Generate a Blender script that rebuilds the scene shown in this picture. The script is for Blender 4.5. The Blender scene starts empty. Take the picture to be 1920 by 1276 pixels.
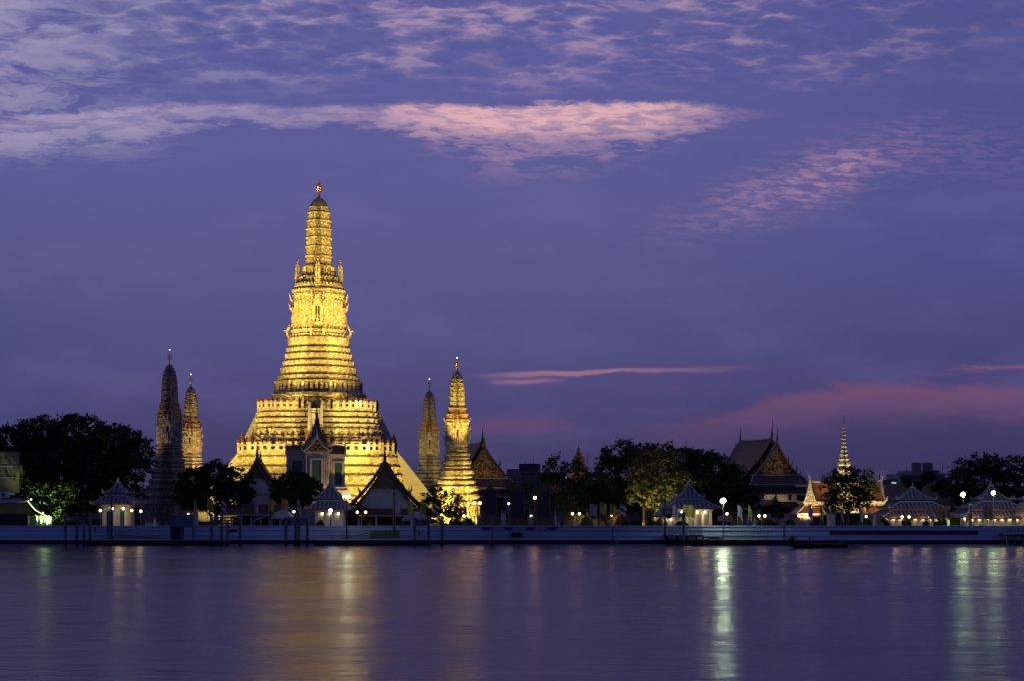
import bpy, math, random
import numpy as np
from mathutils import Vector, Matrix
random.seed(7); RNG = np.random.default_rng(7)
SC = bpy.context.scene; COL = SC.collection
F = 2600.0; HZ = 925.0; CH = 8.0          # focal length in photo pixels, horizon row, camera height
GZ = 1.9                                   # ground level of the far bank above the water

def lin(r, g, b):
    f = lambda c: (c/255/12.92) if c/255 <= .04045 else ((c/255+.055)/1.055)**2.4
    return (f(r), f(g), f(b))
def X(px, Y): return (px-960)*Y/F
def Z(py, Y): return CH+(HZ-py)*Y/F

# ------------------------------------------------------------------ camera
cam = bpy.data.cameras.new('camera'); camo = bpy.data.objects.new('camera', cam); COL.objects.link(camo)
camo.location = (0, 0, CH); camo.rotation_euler = (math.radians(90), 0, 0)
cam.sensor_width = 36; cam.sensor_fit = 'HORIZONTAL'; cam.lens = 36*F/1920
cam.shift_y = (HZ-638)/1920; cam.clip_start = .5; cam.clip_end = 20000
SC.camera = camo
SC.view_settings.view_transform = 'Standard'; SC.view_settings.look = 'None'
SC.view_settings.exposure = 0; SC.view_settings.gamma = 1
SC.cycles.use_denoising = True
SC.cycles.max_bounces = 6; SC.cycles.diffuse_bounces = 2; SC.cycles.glossy_bounces = 3
SC.cycles.sample_clamp_indirect = 4; SC.cycles.caustics_reflective = False; SC.cycles.caustics_refractive = False

# ------------------------------------------------------------------ sky (dusk, a function of the direction in the sky)
class E:
    nt = None
    def __init__(s, k): s.k = k
    @staticmethod
    def m(op, *a, clamp=False):
        n = E.nt.nodes.new('ShaderNodeMath'); n.operation = op; n.use_clamp = clamp
        for i, v in enumerate(a):
            if isinstance(v, E): E.nt.links.new(v.k, n.inputs[i])
            else: n.inputs[i].default_value = v
        return E(n.outputs[0])
    def __add__(s, o): return E.m('ADD', s, o)
    __radd__ = __add__
    def __sub__(s, o): return E.m('SUBTRACT', s, o)
    def __rsub__(s, o): return E.m('SUBTRACT', o, s)
    def __mul__(s, o): return E.m('MULTIPLY', s, o)
    __rmul__ = __mul__
    def __truediv__(s, o): return E.m('DIVIDE', s, o)
    def sat(s): return E.m('ADD', s, 0.0, clamp=True)
def ss(x, a, b):          # smooth step from a to b (a may exceed b)
    n = E.nt.nodes.new('ShaderNodeMapRange'); n.interpolation_type = 'SMOOTHSTEP'
    E.nt.links.new(x.k, n.inputs[0])
    lo, hi, tl, th = (a, b, 0, 1) if a < b else (b, a, 1, 0)
    for i, v in zip((1, 2, 3, 4), (lo, hi, tl, th)): n.inputs[i].default_value = v
    return E(n.outputs[0])
def gauss(x, w): return E.m('EXPONENT', (x*x)*(-1.0/(w*w)))
def noise(x, y, z=0.0, detail=5, rough=.55, scale=1.0, dist=0.0):
    c = E.nt.nodes.new('ShaderNodeCombineXYZ')
    for i, v in enumerate((x, y, z)):
        if isinstance(v, E): E.nt.links.new(v.k, c.inputs[i])
        else: c.inputs[i].default_value = v
    n = E.nt.nodes.new('ShaderNodeTexNoise'); n.inputs['Scale'].default_value = scale
    n.inputs['Detail'].default_value = detail; n.inputs['Roughness'].default_value = rough
    n.inputs['Distortion'].default_value = dist
    E.nt.links.new(c.outputs[0], n.inputs['Vector'])
    return E(n.outputs[0])
def mixc(fac, a, b):
    n = E.nt.nodes.new('ShaderNodeMix'); n.data_type = 'RGBA'
    ins = [i for i in n.inputs if i.type == 'RGBA']
    E.nt.links.new(fac.k, n.inputs[0])
    for s_, v in zip(ins, (a, b)):
        if isinstance(v, E): E.nt.links.new(v.k, s_)
        else: s_.default_value = (*v, 1)
    return E([o for o in n.outputs if o.type == 'RGBA'][0])
def ramp(x, stops):
    n = E.nt.nodes.new('ShaderNodeValToRGB'); E.nt.links.new(x.k, n.inputs[0])
    el = n.color_ramp.elements
    while len(el) < len(stops): el.new(.5)
    for e_, (p, c) in zip(el, stops): e_.position = p; e_.color = (*c, 1)
    return E(n.outputs[0])
def ramp1(x, stops):      # piecewise-linear scalar
    return ramp(x, [(p, (v, v, v)) for p, v in stops])

world = bpy.data.worlds.new('World'); SC.world = world; world.use_nodes = True
nt = world.node_tree; nt.nodes.clear(); E.nt = nt
tc = nt.nodes.new('ShaderNodeTexCoord'); sep = nt.nodes.new('ShaderNodeSeparateXYZ')
nt.links.new(tc.outputs['Generated'], sep.inputs[0])
dx, dy, dz = (E(sep.outputs[i]) for i in range(3))
yy = E.m('MAXIMUM', dy, .25)
U = (dx/yy)*26.0+9.6; V = 9.25-(dz/yy)*26.0       # bearing and height angle, in units of about 2.2 degrees
wn = noise(U*.45, V*1.3, 3.0, 4)-.5; wn2 = noise(U*.9, V*2.5, 9.0, 5, .6)-.5
Vw = V+wn*.9+wn2*.35; Uw = U+wn2*1.6
base = ramp(V/12.0+.1, [(0.02, lin(93, 95, 160)), (.28, lin(92, 93, 158)), (.42, lin(92, 91, 150)), (.55, lin(88, 86, 142)),
                        (.68, lin(80, 77, 130)), (.78, lin(70, 66, 112)), (.87, lin(58, 54, 94)), (.95, lin(46, 44, 78))])
col = mixc(ss(U, 9.0, 20.0)*.62, base, mixc(ss(V, 4.0, 9.0), lin(72, 74, 138), lin(58, 48, 92)))
col = mixc(ss(U, 3.0, -1.0)*ss(V, 3.0, 8.0)*.5, col, lin(66, 70, 128))
soft = noise(U*.35, V*.9, 21.0, 4)
col = mixc(ss(soft, .45, .75)*.30, col, lin(104, 98, 156))
# dark and light billows of the upper deck
def cells(x, y, sm=.6):
    c = nt.nodes.new('ShaderNodeCombineXYZ'); nt.links.new(x.k, c.inputs[0]); nt.links.new(y.k, c.inputs[1])
    v = nt.nodes.new('ShaderNodeTexVoronoi'); v.feature = 'SMOOTH_F1'; v.inputs['Scale'].default_value = 1.0; v.inputs['Smoothness'].default_value = sm
    v.inputs['Randomness'].default_value = 1.0; nt.links.new(c.outputs[0], v.inputs['Vector']); return E(v.outputs['Distance'])
small = noise(Uw*1.5, Vw*5.0, 15.0, 8, .62)
bil = noise(U*.42, V*1.5, 5.0, 6, .55)
Ud, Vd = U+wn2*.7+(small-.5)*.5, V+wn*.35+(small-.5)*.18
ce = cells(Ud*1.7, Vd*6.0, .25)
ce2 = cells(Ud*3.4+5.0, Vd*11.0, .25)
deck = ss(Vw, 2.0, 1.25)
col = mixc(deck*ss(ce+(bil-.5)*.8, .50, .15)*.50, col, lin(82, 86, 150))
pinkness = ss(U, 2.0, 9.0)
pale = mixc(pinkness, lin(158, 154, 192), lin(172, 146, 182))
amt = ss(V, 1.9, .2)*.55+.45
edge = ss(ce+(bil-.5)*2.0+(small-.5)*.8, .42, .95)
edge2 = ss(ce2+(bil-.5)*2.2+(small-.5)*.6, .45, .92)
rightfade = ss(U, 20.5, 11.5)*.8+.10
col = mixc((deck*edge*amt*rightfade*.42).sat(), col, pale)
col = mixc((deck*edge2*(edge*.7+.25)*amt*rightfade*.42).sat(), col, mixc(pinkness, lin(176, 168, 202), lin(202, 166, 190)))
# pale veil at the left edge
vn = noise(Uw*.50, Vw*2.0, 31.0, 9, .64)
veil = ss(U-vn*3.4+(small-.5)*3.0, 2.0, -2.0)*ss(Vw, 3.3, 2.5)*ss(vn+(small-.5)*.5, .40, .58)
col = mixc(veil*.78, col, lin(150, 144, 184))
corner = ss(U+Vw*1.5, 1.6, -.3)
col = mixc(corner*.75, col, lin(158, 152, 188))
# long bright rift between the decks
t = U/20.0
def edgeramp(pts): return ramp1(t, [(u_/20.0, v_/10.0) for u_, v_ in pts])*10.0
topv = edgeramp([(0, 2.25), (2, 2.08), (4, 1.93), (5.5, 2.02), (7, 2.0), (9, 1.97), (13, 1.96), (14.2, 2.08)])
botv = edgeramp([(0, 2.85), (1.5, 2.72), (3, 2.52), (4, 2.33), (5.2, 2.36), (6.6, 2.38), (7.5, 2.48), (8.3, 2.72), (9.3, 2.95), (10.8, 2.9), (12.2, 2.72), (13.2, 2.42), (14.4, 2.2), (16, 2.1)])
fray = noise(Ud*1.0, Vd*3.4, 41.0, 8, .60)
fine = noise(Ud*1.8, Vd*10.0, 45.0, 5, .55)
thk = ss(botv-topv, .2, .8)*.7+.3
dt_ = V-topv+((fray-.5)*.45+(small-.5)*.25)*thk+.03
db_ = botv-V+((fray-.5)*1.5+(fine-.5)*.8+(small-.5)*.6)*thk+.02
rift = ss(dt_, -.05, .12)*(ss(db_, -.06, .20)*.55+ss(db_, .1, .75)*.45)*ss(U, 15.0, 12.0)
tex = ss(fine+(fray-.5)*.5, .36, .58)*.38+.62
core = ss(U, 6.8, 8.2)*.26+.70
col = mixc((rift*tex*core*(ss(U, .0, 3.0)*.25+.75)*(1.0-ss(V+(fray-.5)*.5, 2.30, 2.85)*ss(U, 6.0, 8.0)*.68)).sat(), col, mixc(ss(U, 4.5, 8.5), lin(188, 172, 202), lin(224, 176, 188)))
isl = ss(cells(Uw*1.3+small, Vw*5.0+small*1.2, .3), .30, .12)*rift
col = mixc(isl*.35, col, lin(120, 108, 160))
under = ss(V-botv, .75, .0)*ss(V-botv, -.3, .0)*ss(U, 7.4, 9.0)*ss(U, 13.5, 10.0)*ss(fray+(fine-.5)*.5, .40, .62)
col = mixc(under*.42, col, lin(156, 128, 170))
lfade = ss(V, 3.35, 2.6)*ss(V, 2.2, 2.7)*ss(U, 4.2, 1.0)*ss(fine+(fray-.5)*.7, .44, .60)
col = mixc(lfade*.40, col, lin(142, 138, 180))
# dappled patch on the right
rx, ry = U-15.3, V-3.35
ca, sa = math.cos(.33), math.sin(.33)
ax = rx*ca-ry*sa; ay = rx*sa+ry*ca
dap = noise(Ud*2.6, Vd*11.0, 51.0, 4, .55)
pm = gauss(ax, 1.9)*gauss(ay, .42)*ss(noise(U*.6, V*1.6, 61.0, 4), .28, .60)
col = mixc((pm*1.25*ss(dap, .40, .66)).sat()*.66, col, lin(188, 146, 174))
col = mixc(pm*.30, col, lin(142, 116, 162))
col = mixc((gauss(U-18.5, 1.8)*gauss(V-2.9, .5)*ss(dap, .40, .6)).sat()*.25, col, lin(130, 108, 160))
# thin streaks low in the sky
l1 = V-(7.05-(U-8.8)*.03)+wn2*.12
w1 = ss(U, 8.6, 10.2)*ss(U, 14.6, 11.0)
col = mixc((ss(l1/.075+(fray-.5)*3.0, .9, -.1)*ss(l1/.075, -1.1, -.5)*w1).sat()*.75, col, lin(166, 116, 142))
col = mixc((gauss(l1-.12, .045)*ss(U, 9.0, 9.6)*ss(U, 10.8, 10.0)).sat()*.6, col, lin(170, 112, 146))
col = mixc((gauss(V-6.93+(U-18.0)*.06+wn2*.35, .05)*ss(U, 17.0, 18.6)*ss(fine, .40, .55)).sat()*.5, col, lin(150, 92, 128))
# rose band above the horizon on the right
topE = ramp1(t, [(0.40, .80), (.60, .79), (.68, .765), (.74, .728), (.80, .716), (.96, .712)])*10.0
be = V-topE+(wn+wn2*1.2)*.34+(fray-.5)*.5
band = ss(be, -.05, .22)*ss(be, .95, .15)*ss(U, 11.0, 16.0)
col = mixc(band*.80, col, lin(116, 78, 112))
col = mixc((gauss(V-7.95+wn*.5, .16)*ss(U, 8.4, 9.3)*ss(U, 11.2, 10.0)).sat()*.5, col, lin(112, 76, 120))
col = mixc((gauss(V-7.55+wn*.9, .3)*gauss(U-13.2, 1.5)*ss(fray, .5, .7)).sat()*.35, col, lin(112, 76, 120))
# the sky behind the viewer and overhead is already darker; below the horizon dark
back = ss(dy, -.1, .75)*.32+.68
col = mixc(ss(dy, .5, -.1), col, lin(78, 86, 150))
tint = nt.nodes.new('ShaderNodeMix'); tint.data_type = 'RGBA'; tint.blend_type = 'MULTIPLY'; tint.inputs[0].default_value = 1.0
ti = [i for i in tint.inputs if i.type == 'RGBA']; nt.links.new(col.k, ti[0]); ti[1].default_value = (1.0, 1.0, .94, 1)
col = E([o for o in tint.outputs if o.type == 'RGBA'][0])
over = ss(dz, .95, .3)*.35+.65
fac = back*over*ss(dz, -.08, -.01)
em = nt.nodes.new('ShaderNodeBackground'); ou = nt.nodes.new('ShaderNodeOutputWorld')
nt.links.new(col.k, em.inputs[0]); nt.links.new(fac.k, em.inputs[1]); nt.links.new(em.outputs[0], ou.inputs[0])

# ------------------------------------------------------------------ helpers
def tag(o, label=None, cat=None, group=None, kind=None):
    for k, v in (('label', label), ('category', cat), ('group', group), ('kind', kind)):
        if v: o[k] = v
    return o
def thing(name, label, cat, loc, rot=0.0, group=None, kind=None):
    o = bpy.data.objects.new(name, None); COL.objects.link(o); o.location = loc; o.rotation_euler = (0, 0, rot)
    o.empty_display_size = .5
    return tag(o, label, cat, group, kind)
def kids(o): return [c for c in o.children]
def dup(root, loc=None, rot=None, label=None, parent=None, scale=None):
    c = root.copy(); COL.objects.link(c)
    if parent is not None: c.parent = parent
    if loc is not None: c.location = loc
    if rot is not None: c.rotation_euler = (0, 0, rot)
    if scale is not None: c.scale = scale
    if label: c['label'] = label
    for k in kids(root): dup(k, parent=c)
    return c

class MB:
    def __init__(s): s.v = []; s.f = []; s.mi = []; s.cur = 0
    def add(s, vs, fs):
        b = len(s.v); s.v.extend([tuple(p) for p in vs]); s.f.extend([tuple(i+b for i in f) for f in fs]); s.mi.extend([s.cur]*len(fs))
        return s
    def box(s, c, d, rz=0.0, taper=1.0):
        x, y, z = d[0]/2, d[1]/2, d[2]/2; r = []
        for sz in (-1, 1):
            k = taper if sz > 0 else 1
            for sx, sy in ((-1, -1), (1, -1), (1, 1), (-1, 1)):
                px, py = sx*x*k, sy*y*k
                r.append((c[0]+px*math.cos(rz)-py*math.sin(rz), c[1]+px*math.sin(rz)+py*math.cos(rz), c[2]+sz*z))
        return s.add(r, [(3, 2, 1, 0), (4, 5, 6, 7), (0, 1, 5, 4), (1, 2, 6, 5), (2, 3, 7, 6), (3, 0, 4, 7)])
    def bb(s, x0, x1, y0, y1, z0, z1): return s.box(((x0+x1)/2, (y0+y1)/2, (z0+z1)/2), (x1-x0, y1-y0, z1-z0))
    def bar(s, a, b, w, h=None):          # a square bar from a to b
        return s.tube([a, b], [w/2*1.25]*2 if h is None else [w/2*1.25, h/2*1.25], 4)
    def tube(s, pts, rad, n=6, cap=True):
        pts = [Vector(p) for p in pts]; rings = []
        for i, p in enumerate(pts):
            d = (pts[min(i+1, len(pts)-1)]-pts[max(i-1, 0)]).normalized()
            a = Vector((0, 0, 1)) if abs(d.z) < .9 else Vector((0, 1, 0))
            u = d.cross(a).normalized(); w = d.cross(u).normalized(); r = rad[i] if hasattr(rad, '__len__') else rad
            rings.append([p+(u*math.cos(2*math.pi*(k+.5)/n)+w*math.sin(2*math.pi*(k+.5)/n))*r for k in range(n)])
        vs = [q for r in rings for q in r]; fs = []
        for i in range(len(rings)-1):
            for k in range(n): fs.append((i*n+k, (i+1)*n+k, (i+1)*n+(k+1) % n, i*n+(k+1) % n))
        if cap: fs.append(tuple(range(n))); fs.append(tuple(range(len(vs)-1, len(vs)-n-1, -1)))
        return s.add(vs, fs)
    def loft(s, poly, prof, cap=True, off=(0, 0)):   # poly normalised plan, prof [(z, half width)]
        n = len(poly); vs = []; fs = []
        for z, w in prof:
            for (x, y) in poly: vs.append((off[0]+x*w, off[1]+y*w, z))
        for i in range(len(prof)-1):
            for k in range(n): fs.append((i*n+k, i*n+(k+1) % n, (i+1)*n+(k+1) % n, (i+1)*n+k))
        if cap: fs.append(tuple(range(n-1, -1, -1))); fs.append(tuple(range((len(prof)-1)*n, len(prof)*n)))
        return s.add(vs, fs)
    def lathe(s, prof, c=(0, 0, 0), n=12):
        poly = [(math.cos(2*math.pi*k/n), math.sin(2*math.pi*k/n)) for k in range(n)]
        return s.loft(poly, [(c[2]+z, max(r, .002)) for z, r in prof], True, (c[0], c[1]))
    def rings(s, rs, closed=True, cap=True):          # list of rings with equal counts
        n = len(rs[0]); vs = [p for r in rs for p in r]; fs = []
        for i in range(len(rs)-1):
            for k in range(n if closed else n-1): fs.append((i*n+k, i*n+(k+1) % n, (i+1)*n+(k+1) % n, (i+1)*n+k))
        if cap and closed: fs.append(tuple(range(n-1, -1, -1))); fs.append(tuple(range(len(vs)-n, len(vs))))
        return s.add(vs, fs)
    def prism(s, pts, y0, y1):                         # outline in x,z pushed along y
        n = len(pts); vs = [(x, y0, z) for x, z in pts]+[(x, y1, z) for x, z in pts]
        return s.add(vs, [tuple(range(n)), tuple(range(2*n-1, n-1, -1))]+[(k, k+n, (k+1) % n+n, (k+1) % n) for k in range(n)])
    def ball(s, c, r, n=8, m=6, sq=1.0):
        return s.lathe([(-r*sq*math.cos(math.pi*i/m), r*math.sin(math.pi*i/m)) for i in range(m+1)], c, n)
    def stamp(s, tpl, o, tx, ty, sc=(1, 1, 1)):        # ornament template at o: x along tx, y along ty, z up
        vs, fs = tpl
        return s.add([(o[0]+tx[0]*v[0]*sc[0]+ty[0]*v[1]*sc[1], o[1]+tx[1]*v[0]*sc[0]+ty[1]*v[1]*sc[1], o[2]+v[2]*sc[2]) for v in vs], fs)
    def build(s, name, mat, parent=None, smooth=False, loc=None):
        me = bpy.data.meshes.new(name); me.from_pydata(s.v, [], s.f)
        for m_ in (mat if isinstance(mat, (list, tuple)) else [mat]): me.materials.append(m_)
        if isinstance(mat, (list, tuple)): me.polygons.foreach_set('material_index', s.mi)
        if smooth: me.polygons.foreach_set('use_smooth', [True]*len(s.f))
        me.update()
        o = bpy.data.objects.new(name, me); COL.objects.link(o)
        if parent is not None: o.parent = parent
        if loc is not None: o.location = loc
        return o

# ------------------------------------------------------------------ materials
MATS = {}
def mat(name, c, rough=.7, c2=None, scale=2.0, bump=0.0, metal=0.0, contrast=(.4, .62), spec=.5, stretch=(1, 1, 1), bscale=None, dirt=None, det=6):
    if name in MATS: return MATS[name]
    m = bpy.data.materials.new(name); m.use_nodes = True; n = m.node_tree; b = n.nodes['Principled BSDF']
    b.inputs['Roughness'].default_value = rough; b.inputs['Metallic'].default_value = metal
    b.inputs['Specular IOR Level'].default_value = spec
    b.inputs['Base Color'].default_value = (*c, 1)
    E.nt = n
    tcn = n.nodes.new('ShaderNodeTexCoord'); mp = n.nodes.new('ShaderNodeMapping'); mp.inputs['Scale'].default_value = stretch
    n.links.new(tcn.outputs['Object'], mp.inputs[0])
    def nz(sc, d=6):
        k = n.nodes.new('ShaderNodeTexNoise'); k.inputs['Scale'].default_value = sc; k.inputs['Detail'].default_value = d
        n.links.new(mp.outputs[0], k.inputs['Vector']); return E(k.outputs[0])
    if c2 is None: c2 = tuple(x*.72 for x in c)
    cc = mixc(ss(nz(scale, det), *contrast), c, c2)
    if dirt: cc = mixc(ss(nz(scale*.22, 4), .5, .68)*dirt[1], cc, dirt[0])
    n.links.new(cc.k, b.inputs['Base Color'])
    if bump:
        bp = n.nodes.new('ShaderNodeBump'); bp.inputs['Strength'].default_value = bump; bp.inputs['Distance'].default_value = .12
        n.links.new(nz(bscale or scale*2, 5).k, bp.inputs['Height']); n.links.new(bp.outputs[0], b.inputs['Normal'])
    MATS[name] = m; return m
def emit(name, c, s):
    if name in MATS: return MATS[name]
    m = bpy.data.materials.new(name); m.use_nodes = True; n = m.node_tree; n.nodes.clear()
    e = n.nodes.new('ShaderNodeEmission'); e.inputs[0].default_value = (*c, 1); e.inputs[1].default_value = s
    o = n.nodes.new('ShaderNodeOutputMaterial'); n.links.new(e.outputs[0], o.inputs[0]); MATS[name] = m; return m

def mosaic(name, c, c2, dark):
    """porcelain mosaic on plaster: small shards of several tints with grimy joints"""
    m = bpy.data.materials.new(name); m.use_nodes = True; n = m.node_tree; b = n.nodes['Principled BSDF']; E.nt = n
    b.inputs['Roughness'].default_value = .45; b.inputs['Specular IOR Level'].default_value = .4
    tcn = n.nodes.new('ShaderNodeTexCoord')
    def vor(sc, feat='F1'):
        k = n.nodes.new('ShaderNodeTexVoronoi'); k.feature = feat; k.inputs['Scale'].default_value = sc
        n.links.new(tcn.outputs['Object'], k.inputs['Vector']); return k
    def nz(sc, d=4):
        k = n.nodes.new('ShaderNodeTexNoise'); k.inputs['Scale'].default_value = sc; k.inputs['Detail'].default_value = d
        n.links.new(tcn.outputs['Object'], k.inputs['Vector']); return E(k.outputs[0])
    v1 = vor(1.9); sepc = n.nodes.new('ShaderNodeSeparateColor'); n.links.new(v1.outputs['Color'], sepc.inputs[0])
    cell = E(sepc.outputs[0]); dist = E(v1.outputs['Distance'])
    cc = mixc(ss(cell, .3, .9)*.7, c, c2)
    cc = mixc(ss(dist, .36, .58)*.6, cc, dark)
    cc = mixc(ss(nz(1.1, 8), .52, .66)*.5, cc, dark)
    n.links.new(cc.k, b.inputs['Base Color'])
    bp = n.nodes.new('ShaderNodeBump'); bp.inputs['Strength'].default_value = .45; bp.inputs['Distance'].default_value = .22
    hgt = nz(2.6, 3)*.8-dist*.8
    n.links.new(hgt.k, bp.inputs['Height']); n.links.new(bp.outputs[0], b.inputs['Normal'])
    MATS[name] = m; return m
M_TOWER = mosaic('porcelain_mosaic', (.70, .66, .52), (.56, .50, .35), (.20, .165, .10))
M_TOWER2 = mosaic('dim_mosaic', (.50, .49, .44), (.36, .34, .28), (.11, .10, .08))  # greyer copy for the poorly lit towers, their dimness put into the colour
M_REDTRIM = mat('red_mosaic', (.30, .15, .07), .6, (.52, .42, .26), 2, .4)
M_PLASTER = mat('cream_plaster', (.62, .58, .48), .7, (.48, .44, .35), 1.5, .2, dirt=((.2, .18, .13), .5))
M_CAP = mat('terracotta_cap', (.26, .10, .05), .7)
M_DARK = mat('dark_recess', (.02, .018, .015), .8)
M_DOME = mat('slate_dome', (.10, .11, .13), .5, (.2, .19, .17), 3, .4)
M_GILT = mat('gilded_metal', (.80, .50, .14), .3, (.5, .28, .06), 5, .2, metal=.9)
M_STATUE = mat('gilded_statue', (.55, .48, .32), .5)
M_WHITE = mat('white_render', (.58, .58, .56), .75, (.46, .46, .44), .5, .1, dirt=((.25, .25, .24), .35))
M_WALLR = mat('river_wall_paint', (.50, .56, .80), .85, (.40, .46, .68), .35, .15, stretch=(.3, 1, 2.5), dirt=((.26, .29, .36), .5))
M_FOOTING = mat('shaded_stained_stone', (.018, .018, .017), .9, (.03, .028, .024), 2)
M_ROOFD = mat('dark_glazed_tile', (.11, .058, .045), .65, (.075, .042, .034), 1.2, .3, stretch=(1, 1, 3))
M_ROOFO = mat('orange_glazed_tile', (.34, .13, .05), .55, (.24, .085, .03), 1.6, .3)
M_ROOFG = mat('green_tile_border', (.04, .09, .06), .5)
M_RIDGE = mat('white_ridge_plaster', (.50, .50, .50), .7)
M_ROOFP = mat('slate_blue_tile', (.09, .095, .13), .8, (.13, .135, .175), 2)
M_RIB = mat('mortar_rib', (.38, .39, .47), .8, (.28, .29, .37), 3)
M_RED = mat('red_lacquer', (.34, .05, .025), .5)
M_GOLDP = mat('gilded_carving', (.55, .36, .10), .4, (.05, .035, .02), 2.2, 1.0, metal=.3, contrast=(.42, .56), bscale=3)
M_BARGE = mat('dark_bargeboard', (.12, .085, .035), .5, (.22, .15, .05), 3)
M_COLW = mat('white_column', (.66, .64, .58), .7, (.56, .54, .48), 1)
M_LEAF = mat('dark_foliage', (.035, .060, .020), .75, (.020, .036, .012), .6, spec=.15)
M_LEAF2 = mat('light_foliage', (.085, .12, .028), .6, (.04, .065, .016), .8, spec=.2)  # paler leaves; for lit bushes the lamplight is put into the colour
M_LEAF3 = mat('brown_foliage', (.16, .13, .05), .7, (.09, .08, .03), .7, spec=.2)  # brown leaf colour; the warm light on one tree is painted into it
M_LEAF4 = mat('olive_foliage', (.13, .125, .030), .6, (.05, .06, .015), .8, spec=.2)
M_BARK = mat('bark', (.16, .12, .08), .9, (.09, .07, .05), 4, .5)
M_STEEL = mat('dark_steel', (.035, .045, .05), .5)
M_GSTEEL = mat('galvanised_steel', (.20, .25, .28), .5, (.12, .15, .17), 3)
M_TIMBER = mat('painted_pile', (.19, .19, .23), .8, (.09, .09, .11), 2, .3, stretch=(1, 1, .4))
M_HULL = mat('pontoon_hull', (.012, .012, .014), .6)
M_DECK = mat('pontoon_deck', (.16, .17, .18), .8, (.10, .11, .12), 2)
M_GRASS = mat('lawn_soil', (.014, .018, .010), .95, (.022, .022, .016), .3, spec=0.0)
M_CONC = mat('concrete', (.30, .29, .31), .85, (.22, .21, .22), .6)
M_CITY = mat('city_render', (.19, .19, .21), .85, (.13, .13, .15), .2)
M_CITYD = mat('city_glass', (.03, .035, .05), .3)
M_YEL = mat('ochre_render', (.36, .28, .14), .8, (.28, .22, .11), .4)
M_CANVAS = mat('canvas', (.34, .34, .40), .85, (.26, .26, .31), 1.0)
M_FLAGR = mat('thai_flag_red', (.45, .03, .04), .8)
M_FLAGW = mat('flag_white', (.6, .6, .62), .8)
M_FLAGB = mat('flag_blue', (.03, .04, .22), .8)
M_FLAGY = mat('flag_yellow', (.42, .36, .04), .8)
M_FLAGP = mat('flag_lilac', (.40, .26, .40), .8)
M_FLAGO = mat('flag_amber', (.42, .26, .05), .8)
M_PANEL = mat('portrait_panel', (.03, .028, .035), .6, (.045, .04, .045), .5)
M_GFRAME = mat('bronze_frame', (.09, .065, .025), .5, (.14, .10, .035), 4, .4)
M_ORANGE = mat('orange_vinyl', (.6, .10, .02), .6)
M_SKIN = mat('skin', (.30, .18, .12), .6)
M_CLOTH = mat('dark_cloth', (.03, .03, .05), .9)
M_BOAT = mat('boat_timber', (.035, .022, .02), .5, (.06, .04, .03), 2)
M_GLASSG = mat('green_shutter', (.05, .13, .12), .5, (.03, .09, .08), 2)
WARM = (1.0, .62, .22)
E_WARM = emit('warm_globe', (1.0, .66, .28), 7)
E_WARM2 = emit('amber_lamp', (1.0, .52, .14), 30)
E_GREEN = emit('greenish_mercury_lamp', (.80, 1.0, .60), 190)
E_GREEN2 = emit('greenish_street_lamp', (.78, 1.0, .48), 100)
E_BLUE = emit('blue_white_lamp', (.62, .75, 1.0), 26)
E_COOL = emit('cool_lamp', (.95, 1.0, .72), 75)
E_TUBE = emit('white_tube_light', (.85, 1.0, .85), 14)
E_WIN = emit('lit_office_window', (.55, .75, 1.0), .9)
E_INT = emit('wall_uplight', (1.0, .78, .40), 26)
E_STR = emit('string_bulb', (.9, 1.0, .35), 2.5)
E_TRI = emit('lit_trident_bulb', (.95, .95, 1.0), 6)

def spot(name, loc, target, power, size_deg, color, blend=.5, radius=.5):
    l = bpy.data.lights.new(name, 'SPOT'); l.energy = power; l.color = color; l.spot_size = math.radians(size_deg)
    l.spot_blend = blend; l.shadow_soft_size = radius
    o = bpy.data.objects.new(name, l); COL.objects.link(o); o.location = loc
    d = Vector(target)-Vector(loc); o.rotation_euler = d.to_track_quat('-Z', 'Y').to_euler(); return o
def point(name, loc, power, color, radius=.3):
    l = bpy.data.lights.new(name, 'POINT'); l.energy = power; l.color = color; l.shadow_soft_size = radius
    o = bpy.data.objects.new(name, l); COL.objects.link(o); o.location = loc; return o
FLOOD = (1.0, .64, .10)

# ------------------------------------------------------------------ ground, water, river wall
WY = 224.0
def sheet(name, x0, x1, y0, y1, z, m, kind='structure'):
    b = MB(); b.add([(x0, y0, z), (x1, y0, z), (x1, y1, z), (x0, y1, z)], [(0, 1, 2, 3)]); o = b.build(name, m); o['kind'] = kind; return o
def water_mat():
    m = bpy.data.materials.new('river_water'); m.use_nodes = True; n = m.node_tree; b = n.nodes['Principled BSDF']; E.nt = n
    b.inputs['Base Color'].default_value = (.022, .020, .085, 1); b.inputs['IOR'].default_value = 1.33
    b.inputs['Specular IOR Level'].default_value = .43
    g = n.nodes.new('ShaderNodeNewGeometry'); s = n.nodes.new('ShaderNodeSeparateXYZ'); n.links.new(g.outputs['Position'], s.inputs[0])
    x, y = E(s.outputs[0]), E(s.outputs[1])
    big = noise(x*.035, y*.12, 1.0, 3, .5)
    h = noise(x*.9, y*1.5, 4.0, 3, .6)*.5+noise(x*.22, y*.5, 8.0, 3, .5)*1.2
    bp = n.nodes.new('ShaderNodeBump'); bp.inputs['Strength'].default_value = 1.0; bp.inputs['Distance'].default_value = .11
    n.links.new(h.k, bp.inputs['Height']); n.links.new(bp.outputs[0], b.inputs['Normal'])
    n.links.new((ss(big, .3, .7)*.08+.22).k, b.inputs['Roughness'])
    return m
sheet('river_water', -900, 900, -60, WY+1.2, 0.0, water_mat())
sheet('ground', -6000, 6000, WY+.6, 9000, GZ, M_GRASS)
sheet('promenade_path', -160, 160, WY+1.0, WY+9, GZ+.004, M_CONC)
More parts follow.
